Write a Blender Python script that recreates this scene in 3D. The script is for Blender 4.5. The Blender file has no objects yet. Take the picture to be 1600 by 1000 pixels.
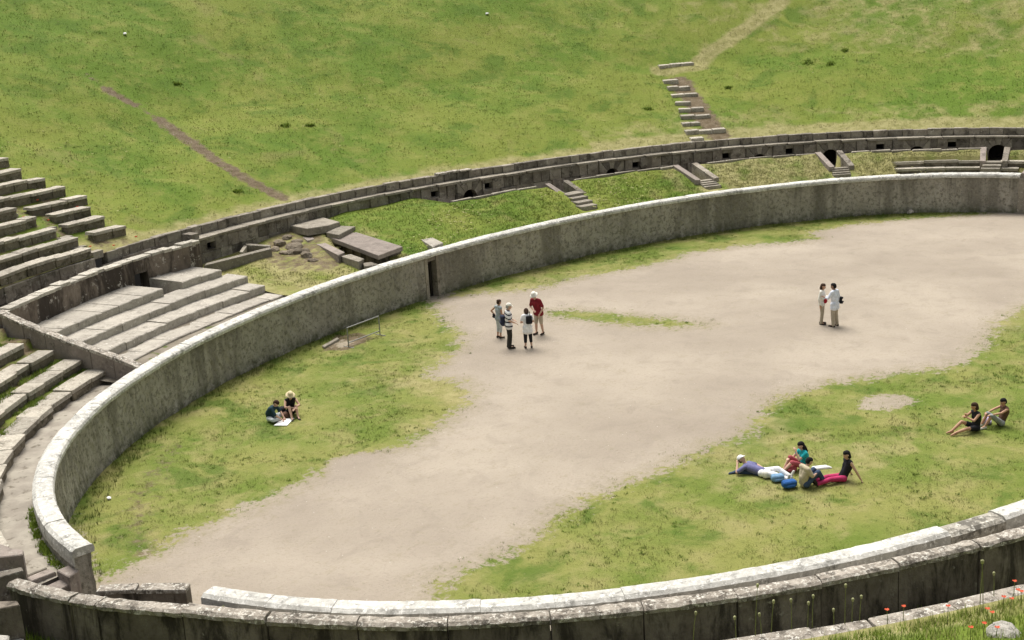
import bpy, bmesh, math, random
import numpy as np
from mathutils import Vector, Matrix
R = math.radians
rng = np.random.default_rng(7)
random.seed(7)
scene = bpy.context.scene

# ------------------------------------------------------------------ camera, sky, sun, exposure
CAM = np.array([-40.2244, -27.5190, 15.2404]); YAW, PITCH, ROLL, FOC = 0.807136, 0.276498, -0.0591502, 2027.6155
_cy, _sy, _cp, _sp = math.cos(YAW), math.sin(YAW), math.cos(PITCH), math.sin(PITCH)
FW = np.array([_cy*_cp, _sy*_cp, -_sp]); _rt = np.array([_sy, -_cy, 0.0]); _up = np.cross(_rt, FW)
RT = _rt*math.cos(ROLL) + _up*math.sin(ROLL); UP = -_rt*math.sin(ROLL) + _up*math.cos(ROLL)
cd = bpy.data.cameras.new("camera"); cam = bpy.data.objects.new("camera", cd); scene.collection.objects.link(cam)
cd.sensor_width = 36.0; cd.lens = FOC/1600*36.0; cd.clip_start = 0.5; cd.clip_end = 3000
cam.matrix_world = Matrix(((RT[0], UP[0], -FW[0], CAM[0]), (RT[1], UP[1], -FW[1], CAM[1]), (RT[2], UP[2], -FW[2], CAM[2]), (0, 0, 0, 1)))
scene.camera = cam

SUN_EL, SUN_AZ = R(64), R(62)          # azimuth measured from +x towards +y
world = bpy.data.worlds.new("World"); scene.world = world; world.use_nodes = True
wn = world.node_tree; wn.nodes.clear()
sky = wn.nodes.new("ShaderNodeTexSky"); sky.sky_type = 'NISHITA'; sky.sun_disc = False
sky.sun_elevation = SUN_EL; sky.sun_rotation = math.pi/2 - SUN_AZ
sky.air_density = 1.0; sky.dust_density = 4.0; sky.ozone_density = 1.0
hsv = wn.nodes.new("ShaderNodeHueSaturation"); hsv.inputs['Saturation'].default_value = 0.25   # thin overcast veils the blue
bgn = wn.nodes.new("ShaderNodeBackground"); bgn.inputs[1].default_value = 0.09
won = wn.nodes.new("ShaderNodeOutputWorld")
wn.links.new(sky.outputs[0], hsv.inputs['Color']); wn.links.new(hsv.outputs[0], bgn.inputs[0]); wn.links.new(bgn.outputs[0], won.inputs[0])
sl = bpy.data.lights.new("sun", 'SUN'); sl.energy = 2.45; sl.angle = R(36); sl.color = (1.0, 0.95, 0.86)
so = bpy.data.objects.new("sun", sl); scene.collection.objects.link(so)
sd = Vector((math.cos(SUN_EL)*math.cos(SUN_AZ), math.cos(SUN_EL)*math.sin(SUN_AZ), math.sin(SUN_EL)))
so.rotation_euler = sd.to_track_quat('Z', 'Y').to_euler(); so.location = sd*120
vs = scene.view_settings; vs.view_transform = 'Standard'; vs.look = 'None'; vs.gamma = 1.0; vs.use_curve_mapping = False
vs.exposure = 0.86
scene.render.engine = 'CYCLES'

# ------------------------------------------------------------------ geometry of the place
A, B, WH, CW = 27.957, 17.170, 2.154, 0.451          # arena half axes, podium height, coping width

def at(x, y, z):
    d = FW + RT*((x-800)/FOC) - UP*((y-500)/FOC)
    return CAM + d*((z-CAM[2])/d[2])

def P(th, d, z=0.0):
    t = R(th); c, s = math.cos(t), math.sin(t)
    nx, ny = c/A, s/B; n = math.hypot(nx, ny)
    return (A*c + d*nx/n, B*s + d*ny/n, z)

def Pv(th, d):
    t = np.radians(th); c, s = np.cos(t), np.sin(t); nx, ny = c/A, s/B; n = np.hypot(nx, ny)
    return A*c + d*nx/n, B*s + d*ny/n

_tt = np.linspace(0, 2*np.pi, 1441)[:-1]; _ex, _ey = A*np.cos(_tt), B*np.sin(_tt)
def inv(x, y):
    i = int(((_ex-x)**2 + (_ey-y)**2).argmin()); t = _tt[i]
    for _ in range(4):
        c, s = math.cos(t), math.sin(t)
        f = (A*A-B*B)*c*s - x*A*s + y*B*c; g = (A*A-B*B)*(c*c-s*s) - x*A*c - y*B*s
        t -= f/g if abs(g) > 1e-6 else 0
    sgn = 1 if (x/A)**2 + (y/B)**2 > 1 else -1
    return math.degrees(t) % 360, sgn*math.hypot(x-A*math.cos(t), y-B*math.sin(t))

def thd(px, py, z):
    q = at(px, py, z); th, d = inv(q[0], q[1])
    return (th-360 if th > 345 else th), d

def tab(xs, ys):
    xs = np.array(xs, float); ys = np.array(ys, float)
    return lambda t: np.interp(t, xs, ys)
_LT = [-15, 10, 16, 23, 29, 36, 43, 52, 58.5, 65.5, 73, 77, 82, 87, 93, 98, 102, 112]
d_led = tab(_LT, [5.0, 5.0, 5.1, 5.05, 5.15, 5.5, 5.85, 6.4, 6.7, 7.1, 7.25, 7.4, 7.8, 8.1, 8.2, 8.15, 8.1, 8.15])
d_up = tab(_LT, [5.45, 5.45, 5.5, 5.5, 5.65, 6.0, 6.4, 6.95, 7.2, 7.55, 7.75, 7.95, 8.25, 8.55, 8.75, 8.75, 8.7, 8.75])
d_curb = tab([-15, 16, 24, 37, 44, 52, 56, 62, 68, 73, 76, 83, 90], [3.3, 3.3, 3.1, 4.0, 4.3, 4.4, 4.45, 4.8, 4.8, 4.7, 4.9, 5.05, 5.1])
d_hill = tab([-20, -15, 10, 16, 23, 29, 36, 43, 52, 58.5, 65.5, 73, 77, 82, 87, 93, 102, 112, 118, 130, 150, 180, 196, 340],
             [5.6, 5.75, 5.75, 5.8, 5.8, 5.95, 6.3, 6.7, 7.25, 7.5, 7.85, 8.05, 8.25, 8.55, 8.85, 9.05, 9.05, 9.0, 8.75, 8.6, 7.6, 6.1, 5.95, 5.92])
Z_LED, Z_UP, Z_CURB, Z_LW = 3.45, 3.85, 3.0, 3.7

def hill_z(th, d):
    s = np.maximum(np.asarray(d, float) - d_hill(th), 0)
    k = np.clip(s-11, 0, None)
    z = 3.83 + .33*s + .14*np.minimum(k, 15) + 0.012*np.clip(k, 0, 8)**2*0.2
    z = np.where(s > 31, 3.83 + .33*31 + .14*15 + .154 + 0*s, z)
    return z + .10*np.sin(th*.21+d*.5)*np.clip(s*.2, 0, 1) + .05*np.sin(th*.9-d*.8)*np.clip(s*.2, 0, 1)

def hit_hill(px, py):
    d = FW + RT*((px-800)/FOC) - UP*((py-500)/FOC)
    def under(t):
        q = CAM + d*t; th, dd = inv(q[0], q[1]); th = th-360 if th > 340 else th
        return (dd > d_hill(th)-.1 and q[2] <= hill_z(th, dd)), th, dd, q
    for t in np.arange(16, 130, .5):
        if under(t)[0]:
            lo, hi = t-.5, t
            for _ in range(10):
                m = (lo+hi)/2
                if under(m)[0]: hi = m
                else: lo = m
            _, th, dd, q = under(hi)
            return th, dd, np.array([q[0], q[1], float(hill_z(th, dd))])
    return None

# ------------------------------------------------------------------ scene helpers
COL = scene.collection
def tag(o, label=None, cat=None, group=None, kind=None):
    if label: o['label'] = label
    if cat: o['category'] = cat
    if group: o['group'] = group
    if kind: o['kind'] = kind
    return o
def thing(name, label, cat, loc=(0, 0, 0), group=None, rz=0.0):
    o = bpy.data.objects.new(name, None); COL.objects.link(o); o.location = loc; o.rotation_euler = (0, 0, rz)
    o.empty_display_size = .2
    return tag(o, label, cat, group)
def put(name, me, parent=None, mats=None):
    if mats is not None:
        me.materials.clear()
        for m in (mats if isinstance(mats, (list, tuple)) else [mats]): me.materials.append(m)
    o = bpy.data.objects.new(name, me); COL.objects.link(o)
    if parent is not None:
        o.parent = parent; o.matrix_parent_inverse = Matrix.Translation(-Vector(parent.location)) if parent.rotation_euler.z == 0 else Matrix()
    return o
def mesh(name, v, f, smooth=False):
    me = bpy.data.meshes.new(name); me.from_pydata([tuple(map(float, q)) for q in v], [], f); me.update()
    if smooth: me.shade_smooth()
    return me
def np_mesh(name, V, Fc, smooth=False):
    """V (n,3), Fc (m,k) arrays"""
    me = bpy.data.meshes.new(name); n, (m, k) = len(V), Fc.shape
    me.vertices.add(n); me.vertices.foreach_set('co', np.asarray(V, np.float32).ravel())
    me.loops.add(m*k); me.loops.foreach_set('vertex_index', Fc.astype(np.int32).ravel())
    me.polygons.add(m); me.polygons.foreach_set('loop_start', np.arange(0, m*k, k, dtype=np.int32))
    me.update(calc_edges=True); me.validate()
    if smooth: me.shade_smooth()
    return me
def fattr(me, name, vals):
    a = me.attributes.new(name, 'FLOAT', 'POINT'); a.data.foreach_set('value', np.asarray(vals, np.float32))

# ------------------------------------------------------------------ node helpers
class NT:
    def __init__(s, name):
        s.m = bpy.data.materials.new(name); s.m.use_nodes = True; s.t = s.m.node_tree; s.t.nodes.clear()
        s.out = s.t.nodes.new('ShaderNodeOutputMaterial'); s.b = s.t.nodes.new('ShaderNodeBsdfPrincipled')
        s.t.links.new(s.b.outputs[0], s.out.inputs[0]); s.b.inputs['Roughness'].default_value = .9
        s.b.inputs['Specular IOR Level'].default_value = .2
        s.pos = s.t.nodes.new('ShaderNodeNewGeometry').outputs['Position']
    def n(s, ty, **kw):
        q = s.t.nodes.new(ty)
        for k, v in kw.items(): setattr(q, k, v)
        return q
    def put(s, sock, v):
        if isinstance(v, bpy.types.NodeSocket): s.t.links.new(v, sock)
        elif v is not None: sock.default_value = v
    def map(s, scale=(1, 1, 1), vec=None, rot=(0, 0, 0)):
        q = s.n('ShaderNodeMapping'); s.put(q.inputs[0], vec or s.pos); q.inputs['Scale'].default_value = scale; q.inputs['Rotation'].default_value = rot
        return q.outputs[0]
    def noise(s, scale, detail=4, rough=.6, vec=None, dist=0.0):
        q = s.n('ShaderNodeTexNoise'); s.put(q.inputs['Vector'], vec or s.pos); q.inputs['Scale'].default_value = scale
        q.inputs['Detail'].default_value = detail; q.inputs['Roughness'].default_value = rough; q.inputs['Distortion'].default_value = dist
        return q.outputs['Fac']
    def voro(s, scale, vec=None, feature='F1', out='Distance'):
        q = s.n('ShaderNodeTexVoronoi', feature=feature); s.put(q.inputs['Vector'], vec or s.pos); q.inputs['Scale'].default_value = scale
        return q.outputs[out]
    def ramp(s, fac, a, b, lo=0.0, hi=1.0):
        q = s.n('ShaderNodeMapRange', interpolation_type='SMOOTHSTEP'); s.put(q.inputs[0], fac)
        for i, v in enumerate((a, b, lo, hi)): q.inputs[i+1].default_value = v
        return q.outputs[0]
    def math(s, op, a, b=None, c=None):
        q = s.n('ShaderNodeMath', operation=op); s.put(q.inputs[0], a)
        if b is not None: s.put(q.inputs[1], b)
        if c is not None: s.put(q.inputs[2], c)
        return q.outputs[0]
    def mix(s, fac, a, b, mode='MIX'):
        q = s.n('ShaderNodeMix', data_type='RGBA', blend_type=mode); s.put(q.inputs[0], fac)
        s.put(q.inputs[6], a if isinstance(a, bpy.types.NodeSocket) else (*a, 1)); s.put(q.inputs[7], b if isinstance(b, bpy.types.NodeSocket) else (*b, 1))
        return q.outputs[2]
    def attr(s, name, out='Fac'):
        q = s.n('ShaderNodeAttribute'); q.attribute_name = name; return q.outputs[out]
    def rand(s): return s.n('ShaderNodeObjectInfo').outputs['Random']
    def sep(s, vec=None, ax=2):
        q = s.n('ShaderNodeSeparateXYZ'); s.put(q.inputs[0], vec or s.pos); return q.outputs[ax]
    def bump(s, h, strength=.5, dist=.05):
        q = s.n('ShaderNodeBump'); s.put(q.inputs['Height'], h); q.inputs['Strength'].default_value = strength; q.inputs['Distance'].default_value = dist
        s.t.links.new(q.outputs[0], s.b.inputs['Normal'])
    def color(s, c): s.put(s.b.inputs['Base Color'], c if isinstance(c, bpy.types.NodeSocket) else (*c, 1)); return s.m

def stone(name, c1, c2, stain=(.05, .045, .035), stain_amt=.5, lichen=None, lich_amt=.0, rnd=.35, sc=1.0, bump=.6, streak=False):
    k = NT(name)
    n1 = k.noise(1.3*sc, 6, .65); n2 = k.noise(7*sc, 5, .7); n3 = k.noise(28*sc, 3, .6)
    c = k.mix(k.ramp(n1, .35, .65), c1, c2)
    c = k.mix(k.math('MULTIPLY', k.ramp(n2, .45, .7), .45), c, tuple(q*.55 for q in c1))
    sv = k.map((1, 1, .25)) if streak else None
    st = k.ramp(k.noise(1.7*sc, 6, .72, sv, .4), .62-.22*stain_amt, .74-.16*stain_amt)
    c = k.mix(k.math('MULTIPLY', st, min(1, .35+stain_amt*.6)), c, stain)
    if lichen:
        li = k.math('MULTIPLY', k.ramp(k.noise(5*sc, 5, .75), .64-.2*lich_amt, .70-.2*lich_amt), k.ramp(n1, .3, .55))
        c = k.mix(li, c, lichen)
    if rnd:
        v = k.math('MULTIPLY_ADD', k.rand(), rnd*2, 1-rnd)
        hs = k.n('ShaderNodeHueSaturation'); k.put(hs.inputs['Value'], v); k.put(hs.inputs['Color'], c); c = hs.outputs[0]
    k.bump(k.math('ADD', k.math('MULTIPLY', n2, .7), k.math('MULTIPLY', n3, .4)), bump, .04)
    return k.color(c)

# ------------------------------------------------------------------ materials
M = {}
M['coping'] = stone('weathered_white_coping', (.61, .598, .555), (.45, .437, .40), (.16, .155, .14), .52, (.78, .77, .73), .5, .12, 1.8, .6)
M['coping_grey'] = stone('grey_coping', (.47, .44, .38), (.34, .315, .27), (.07, .065, .055), .7, (.66, .64, .57), .45, .12, 1.3, .7)
M['tufa'] = stone('brown_tufa', (.19, .165, .135), (.28, .25, .21), (.05, .042, .033), .6, (.38, .36, .31), .3, .38, 1.2, .7)
M['ledge'] = stone('ledge_stone', (.30, .27, .22), (.22, .195, .16), (.08, .07, .055), .4, (.45, .43, .37), .3, .2, 1.5, .6)
M['slab'] = stone('dark_slab', (.150, .127, .100), (.225, .195, .16), (.022, .018, .014), .8, (.26, .24, .20), .1, .14, .9, .7, True)
M['slabcap'] = stone('lichen_capstone', (.42, .375, .32), (.29, .255, .215), (.07, .06, .048), .75, (.66, .63, .56), .55, .12, 2.2, .8)
M['plaster'] = stone('stained_plaster', (.225, .185, .15), (.135, .108, .088), (.045, .036, .03), 1.0, (.42, .385, .34), .3, .12, .55, .5, True)
M['plastertop'] = stone('rough_white_edge', (.56, .52, .45), (.40, .37, .31), (.14, .12, .10), .45, (.68, .65, .58), .4, .15, 3, .9)
M['seat'] = stone('restored_seat', (.41, .378, .325), (.33, .302, .26), (.16, .145, .12), .45, (.56, .53, .47), .3, .09, 1.6, .35)
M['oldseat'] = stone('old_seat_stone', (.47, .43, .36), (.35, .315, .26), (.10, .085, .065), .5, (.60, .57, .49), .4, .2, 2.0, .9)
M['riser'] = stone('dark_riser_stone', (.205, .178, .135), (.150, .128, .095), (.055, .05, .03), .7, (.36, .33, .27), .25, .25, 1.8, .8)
M['pink'] = stone('pinkish_tufa', (.30, .255, .225), (.235, .20, .175), (.10, .085, .07), .4, (.36, .33, .29), .3, .12, 1.4, .5)
M['rock'] = stone('rubble_rock', (.235, .195, .145), (.165, .135, .10), (.07, .058, .042), .5, (.33, .3, .25), .25, .25, 3, 1.0)
M['shade_dark'] = stone('interior_shade', (.07, .06, .05), (.05, .045, .038), (.03, .025, .02), .4, None, 0, 0, 1, .5)  # near-black: the shade inside passages and recesses is put into the colour
M['whiterock'] = stone('white_lichen_rock', (.62, .59, .53), (.42, .39, .34), (.05, .045, .04), .55, (.8, .78, .72), .4, 0, 6, .9)

k = NT('podium_rubble')        # grey rubble core of the podium, pitted, streaked from the top
n1 = k.noise(.8, 6, .6); n2 = k.noise(6, 6, .75); n3 = k.noise(22, 4, .7)
c = k.mix(k.ramp(n1, .3, .7), (.32, .298, .252), (.43, .40, .345))
c = k.mix(k.ramp(n2, .46, .64), c, (.175, .16, .132))
c = k.mix(k.math('MULTIPLY', k.ramp(k.voro(9), .25, .05), k.ramp(k.noise(3, 3), .5, .62)), c, (.36, .33, .28))
c = k.mix(k.math('MULTIPLY', k.ramp(k.voro(8.5), .28, .10), k.ramp(k.noise(1.3, 6, .75), .50, .60)), c, (.085, .077, .063))
c = k.mix(k.math('MULTIPLY', k.ramp(k.noise(.55, 4, .6, k.map((1, 1, .15))), .48, .60), .65), c, (.15, .137, .112))
c = k.mix(k.math('MULTIPLY', k.ramp(k.noise(14, 3, .7), .56, .66), .5), c, (.40, .37, .315))
streak = k.math('MULTIPLY', k.ramp(k.noise(1.0, 5, .7, k.map((1.6, 1.6, .12))), .5, .66), k.ramp(k.sep(), .2, 1.9))
c = k.mix(k.math('MULTIPLY', streak, .55), c, (.095, .088, .072))
moss = k.math('MULTIPLY', k.ramp(k.sep(), .55, .05), k.ramp(k.noise(2.2, 5), .4, .6))
c = k.mix(k.math('MULTIPLY', moss, .7), c, (.085, .09, .045))
k.bump(k.math('ADD', n2, k.math('MULTIPLY', n3, .6)), .8, .05)
M['podium'] = k.color(c)

def grass_col(k, hill, dry):
    """sward colour: broad fresh and olive areas, dry straw, fine flecks"""
    big = k.noise(.13 if hill else .26, 4, .55); mid = k.noise(.75, 5, .6, dist=.3); fine = k.noise(5.5, 5, .7)
    if hill:
        g = k.mix(k.ramp(big, .38, .60), (.094, .156, .012), (.160, .194, .028))
        g = k.mix(k.math('MULTIPLY', k.ramp(mid, .46, .68), .6), g, (.212, .220, .050))
        g = k.mix(k.math('MULTIPLY', k.ramp(k.noise(.36, 5, .65, dist=.5), .50, .66), .75), g, (.068, .126, .008))
        g = k.mix(k.math('MULTIPLY', k.ramp(k.noise(.27, 5, .7, k.map((1, 1, 1), None, (0, 0, 1.1)), .8), .58, .72), .5), g, (.195, .18, .058))
    else:
        g = k.mix(k.ramp(big, .36, .62), (.120, .165, .024), (.205, .212, .056))
        g = k.mix(k.math('MULTIPLY', k.ramp(mid, .44, .66), .7), g, (.262, .240, .090))
        g = k.mix(k.math('MULTIPLY', k.ramp(k.noise(.5, 5, .65, dist=.4), .50, .66), .8), g, (.070, .122, .012))
    g = k.mix(k.math('MULTIPLY', k.ramp(fine, .52, .74), .45), g, (.055, .078, .014))
    dcol = k.mix(k.ramp(k.noise(2.2, 5), .35, .65), (.325, .29, .135), (.225, .205, .078))
    return k.mix(k.math('MULTIPLY', k.ramp(k.math('ADD', dry, k.math('MULTIPLY_ADD', mid, 1.0, -.5)), .3, .75), .85), g, dcol), mid, fine
def ground_mat(name, hill=False):
    k = NT(name)
    lawn = k.attr('lawn'); dry = k.attr('dry'); dirt = k.attr('dirt')
    g, mid, fine = grass_col(k, hill, dry); ff = k.noise(22, 3, .7)
    g = k.mix(k.math('MULTIPLY', k.ramp(k.noise(9, 4, .7), .60, .74), .45), g, (.33, .32, .15))
    dn = k.noise(3.0, 5, .7)
    dc = k.mix(k.ramp(dn, .35, .68), (.105, .076, .042), (.170, .132, .084))
    dc = k.mix(k.ramp(k.voro(6.5), .16, .06), dc, (.33, .30, .25))
    g = k.mix(k.ramp(k.math('ADD', dirt, k.math('MULTIPLY_ADD', k.noise(2.6, 5, .7), 1.1, -.55)), .36, .68), g, dc)
    # bare beaten earth of the arena
    s1 = k.noise(.16, 4, .5); s2 = k.noise(1.1, 6, .65, dist=.6); s3 = k.noise(11, 5, .7); s4 = k.noise(34, 3, .7)
    s = k.mix(k.ramp(s1, .30, .70), (.292, .248, .199), (.380, .328, .264))
    s = k.mix(k.math('MULTIPLY', k.ramp(s2, .46, .72), .38), s, (.235, .20, .162))
    s = k.mix(k.math('MULTIPLY', k.ramp(s3, .50, .70), .42), s, (.235, .198, .16))
    s = k.mix(k.math('MULTIPLY', k.ramp(s4, .58, .72), .35), s, (.45, .41, .36))
    s = k.mix(k.ramp(k.voro(3.2), .05, .02), s, (.15, .125, .10)); s = k.mix(k.ramp(k.voro(2.1, k.map((1, 1, 1), None, (0, 0, .7))), .045, .03), s, (.52, .48, .42))
    edge = k.math('ADD', lawn, k.math('ADD', k.math('MULTIPLY_ADD', k.noise(1.5, 6, .7), 1.2, -.6), k.math('MULTIPLY_ADD', fine, 1.1, -.55)))
    if not hill:
        s = k.mix(k.math('MULTIPLY', k.ramp(edge, .0, .5), .5), s, (.245, .21, .135))
        col = k.mix(k.ramp(edge, .40, .62), s, g)
    else: col = g
    k.bump(k.math('ADD', k.math('MULTIPLY', fine, .8), k.math('MULTIPLY', ff, .5)), .7, .06)
    return k.color(col)
M['arena'] = ground_mat('arena_ground'); M['hill'] = ground_mat('grass_hillside', True)

k = NT('corridor_earth')
c = k.mix(k.ramp(k.noise(1.5, 5), .35, .65), (.17, .145, .11), (.25, .22, .175)); c = k.mix(k.ramp(k.noise(2.3, 5), .55, .68), c, (.09, .11, .03))
k.bump(k.noise(8, 4), .6, .04); M['corridor'] = k.color(c)
k = NT('walkway_paving')
c = k.mix(k.ramp(k.noise(1.5, 5), .35, .65), (.25, .222, .185), (.33, .30, .25)); c = k.mix(k.ramp(k.noise(4, 5), .56, .7), c, (.15, .13, .10))
k.bump(k.noise(9, 4), .6, .03); M['walk'] = k.color(c)

def blade_mat(name, mode):
    k = NT(name); t = k.attr('tint')
    if mode == 'free':
        c = k.mix(k.ramp(t, 0, .5), (.060, .105, .010), (.165, .235, .026)); c = k.mix(k.ramp(t, .5, 1), c, (.37, .335, .135))
    else:
        c, _, _ = grass_col(k, mode == 'hill', k.attr('dry'))
        c = k.mix(k.ramp(t, .45, .0, 0, .65), c, (.05, .095, .010)); c = k.mix(k.ramp(t, .55, 1, 0, .75), c, (.36, .335, .15))
    tr = k.n('ShaderNodeBsdfTranslucent'); k.put(tr.inputs[0], c); mx = k.n('ShaderNodeMixShader'); mx.inputs[0].default_value = .22
    gn = k.t.nodes.new('ShaderNodeNewGeometry').outputs['Normal']; vm = k.n('ShaderNodeVectorMath', operation='MULTIPLY_ADD')
    k.put(vm.inputs[0], gn); vm.inputs[1].default_value = (.45, .45, .45); vm.inputs[2].default_value = (0, 0, .9)     # soft, mostly upward facing sward
    vn = k.n('ShaderNodeVectorMath', operation='NORMALIZE'); k.put(vn.inputs[0], vm.outputs[0])
    k.t.links.new(vn.outputs[0], k.b.inputs['Normal'])
    k.put(k.b.inputs['Base Color'], c); k.t.links.new(k.b.outputs[0], mx.inputs[1]); k.t.links.new(tr.outputs[0], mx.inputs[2]); k.t.links.new(mx.outputs[0], k.out.inputs[0])
    return k.m
M['blade'] = blade_mat('grass_blade', 'free'); M['blade_hill'] = blade_mat('slope_grass_blade', 'hill'); M['blade_lawn'] = blade_mat('lawn_grass_blade', 'lawn')
def plain(name, c, rough=.85, var=.18, metal=0):
    k = NT(name); k.b.inputs['Roughness'].default_value = rough; k.b.inputs['Metallic'].default_value = metal
    n = k.noise(9, 4, .6); return k.color(k.mix(k.ramp(n, .3, .7), tuple(q*(1-var) for q in c), tuple(min(1, q*(1+var)) for q in c)))
M['poppy'] = plain('poppy_petal', (.50, .085, .04)); M['stalk'] = plain('dry_stalk', (.17, .19, .06)); M['seedhead'] = plain('seed_head', (.30, .30, .16))
M['metal'] = plain('galvanised_tube', (.27, .27, .26), .5, .15, .3); M['daisy'] = plain('daisy', (.50, .48, .24))
M['paper'] = plain('white_paper', (.80, .80, .80), .7, .03); M['weed'] = plain('weed_leaf', (.045, .075, .014), .8, .4)
#@@PART2
# ------------------------------------------------------------------ builders for curved masonry
def ang(th):
    t = R(th); return math.atan2(math.sin(t)/B, math.cos(t)/A)
def arc(dfun, th0, th1, seg, jit=0.0):
    """angles that cut the curve d = dfun(th) into pieces of about seg metres"""
    n = max(8, int(abs(th1-th0)*8)); ths = np.linspace(th0, th1, n); pts = np.array([P(t, dfun(t))[:2] for t in ths])
    s = np.concatenate([[0], np.cumsum(np.hypot(*np.diff(pts, axis=0).T))]); m = max(1, round(s[-1]/seg))
    cut = np.linspace(0, s[-1], m+1)
    if jit: cut[1:-1] += rng.uniform(-jit, jit, m-1)*seg
    return np.interp(cut, s, ths)
def sweep(name, th0, th1, prof, dfun=lambda t: 0.0, step=.5, caps=True, gap=0.0, noise=0.0, smooth=False, closed=True):
    """closed profile [(d, z)...] carried along the curve"""
    n = max(1, int(math.ceil(abs(th1-th0)/step))); ths = np.linspace(th0+gap*(1 if th1 > th0 else -1), th1-gap*(1 if th1 > th0 else -1), n+1)
    m = len(prof); V, F = [], []
    for t in ths:
        for (d, z) in prof:
            e = rng.normal(0, noise, 2) if noise else (0, 0)
            V.append(P(t, dfun(t)+d+e[0], z+e[1]))
    for i in range(n):
        for j in range(m if closed else m-1):
            a, b = i*m+j, i*m+(j+1) % m; F.append((a, b, b+m, a+m) if th1 < th0 else (a, a+m, b+m, b))
    if caps and closed:
        F.append(tuple(range(m)) if th1 > th0 else tuple(reversed(range(m)))); F.append(tuple(n*m+j for j in (reversed(range(m)) if th1 > th0 else range(m))))
    me = mesh(name, V, F, smooth)
    bm = bmesh.new(); bm.from_mesh(me); bmesh.ops.recalc_face_normals(bm, faces=bm.faces); bm.to_mesh(me); bm.free()
    return me
_blk = {}
def block_mesh(mat, i):
    key = (mat, i)
    if key not in _blk:
        bm = bmesh.new(); bmesh.ops.create_cube(bm, size=1.0)
        bmesh.ops.bevel(bm, geom=list(bm.edges), offset=.035, segments=1, affect='EDGES')
        rr = random.Random(i*17+3)
        for v in bm.verts: v.co += Vector((rr.uniform(-.02, .02), rr.uniform(-.03, .03), rr.uniform(-.025, .025)))
        me = bpy.data.meshes.new('stone'); bm.to_mesh(me); bm.free(); me.materials.append(M[mat]); _blk[key] = me
    return _blk[key]
def block(parent, name, th, d, length, depth, z0, z1, mat, yaw=0.0, tilt=0.0):
    o = bpy.data.objects.new(name, block_mesh(mat, random.randrange(6))); COL.objects.link(o)
    x, y, _ = P(th, d+depth/2); o.location = (x, y, (z0+z1)/2); o.scale = (length, depth, z1-z0)
    o.rotation_euler = (0, tilt, ang(th)-math.pi/2+yaw)
    if parent is not None: o.parent = parent; o.matrix_parent_inverse = Matrix.Translation(-Vector(parent.location))
    return o
def prism(name, top, h, mat, parent=None, inset=0.0, jit=.012, chamfer=.03):
    """solid block under the outline top [(x,y,z)...]"""
    top = [np.array(t, float) for t in top]; c = sum(top)/len(top); n = len(top)
    top = [t+np.append(rng.uniform(-jit, jit, 2), rng.uniform(-jit, jit)*.5) for t in top]
    def ins(t, r): v = c-t; v[2] = 0; L = np.linalg.norm(v); return t+v/L*r
    r0 = [ins(t, chamfer) for t in top]; r1 = [t-np.array([0, 0, chamfer*.8]) for t in top]; r2 = [ins(t, -inset)-np.array([0, 0, h]) for t in top]
    V = r0+r1+r2; F = [tuple(range(n))]
    for k_ in range(2):
        for i in range(n):
            j = (i+1) % n; F.append((k_*n+i, k_*n+j, (k_+1)*n+j, (k_+1)*n+i))
    F.append(tuple(2*n+i for i in reversed(range(n))))
    me = mesh(name, V, F); bm = bmesh.new(); bm.from_mesh(me); bmesh.ops.recalc_face_normals(bm, faces=bm.faces); bm.to_mesh(me); bm.free()
    return put(name, me, parent, M[mat])
def pxprism(name, px, z, h, mat, parent=None, **kw):
    zs = z if isinstance(z, (list, tuple)) else [z]*len(px)
    return prism(name, [at(x, y, q) for (x, y), q in zip(px, zs)], h, mat, parent, **kw)

# ------------------------------------------------------------------ arena floor and lawns
def sdist(px, py, poly):
    """signed distance, positive inside"""
    poly = np.asarray(poly); d = np.full(px.shape, 1e9); ins = np.zeros(px.shape, bool); n = len(poly)
    for i in range(n):
        a, b = poly[i], poly[(i+1) % n]; e = b-a; w0, w1 = px-a[0], py-a[1]
        t = np.clip((w0*e[0]+w1*e[1])/max(e@e, 1e-9), 0, 1); d = np.minimum(d, np.hypot(w0-t*e[0], w1-t*e[1]))
        cnd = (a[1] > py) != (b[1] > py)
        with np.errstate(divide='ignore', invalid='ignore'): xi = (b[0]-a[0])*(py-a[1])/(b[1]-a[1])+a[0]
        ins ^= cnd & (px < xi)
    return np.where(ins, d, -d)
def wpoly(px, z=0.0): return [at(x, y, z)[:2] for x, y in px]
LAWNS = [wpoly(p_) for p_ in (
    [(150, 905), (205, 880), (260, 850), (330, 815), (400, 786), (450, 762), (500, 738), (545, 718), (600, 706), (645, 690), (690, 660), (722, 635), (735, 608), (712, 596), (665, 590), (690, 565), (715, 545), (716, 522), (690, 500), (676, 474), (640, 460), (480, 520), (380, 560), (270, 620), (200, 670), (130, 735), (85, 800)],
    [(850, 487), (900, 485), (960, 491), (1040, 499), (1105, 507), (1040, 511), (940, 503), (880, 497)],
    [(690, 910), (760, 882), (840, 842), (880, 803), (940, 772), (1020, 742), (1070, 718), (1130, 692), (1165, 682), (1190, 648), (1215, 622), (1290, 602), (1400, 584), (1480, 576), (1520, 560), (1545, 532), (1565, 505), (1600, 480), (1800, 440), (2100, 520), (1800, 900), (1500, 960), (1000, 1100), (640, 1050)],
    [(700, 463), (760, 458), (840, 450), (885, 438), (960, 424), (1040, 409), (1080, 394), (1150, 384), (1230, 379), (1280, 372), (1262, 364), (1330, 351), (1420, 342), (1500, 336), (1545, 334), (1500, 322), (1300, 328), (1100, 350), (900, 386), (700, 440)])]
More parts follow.
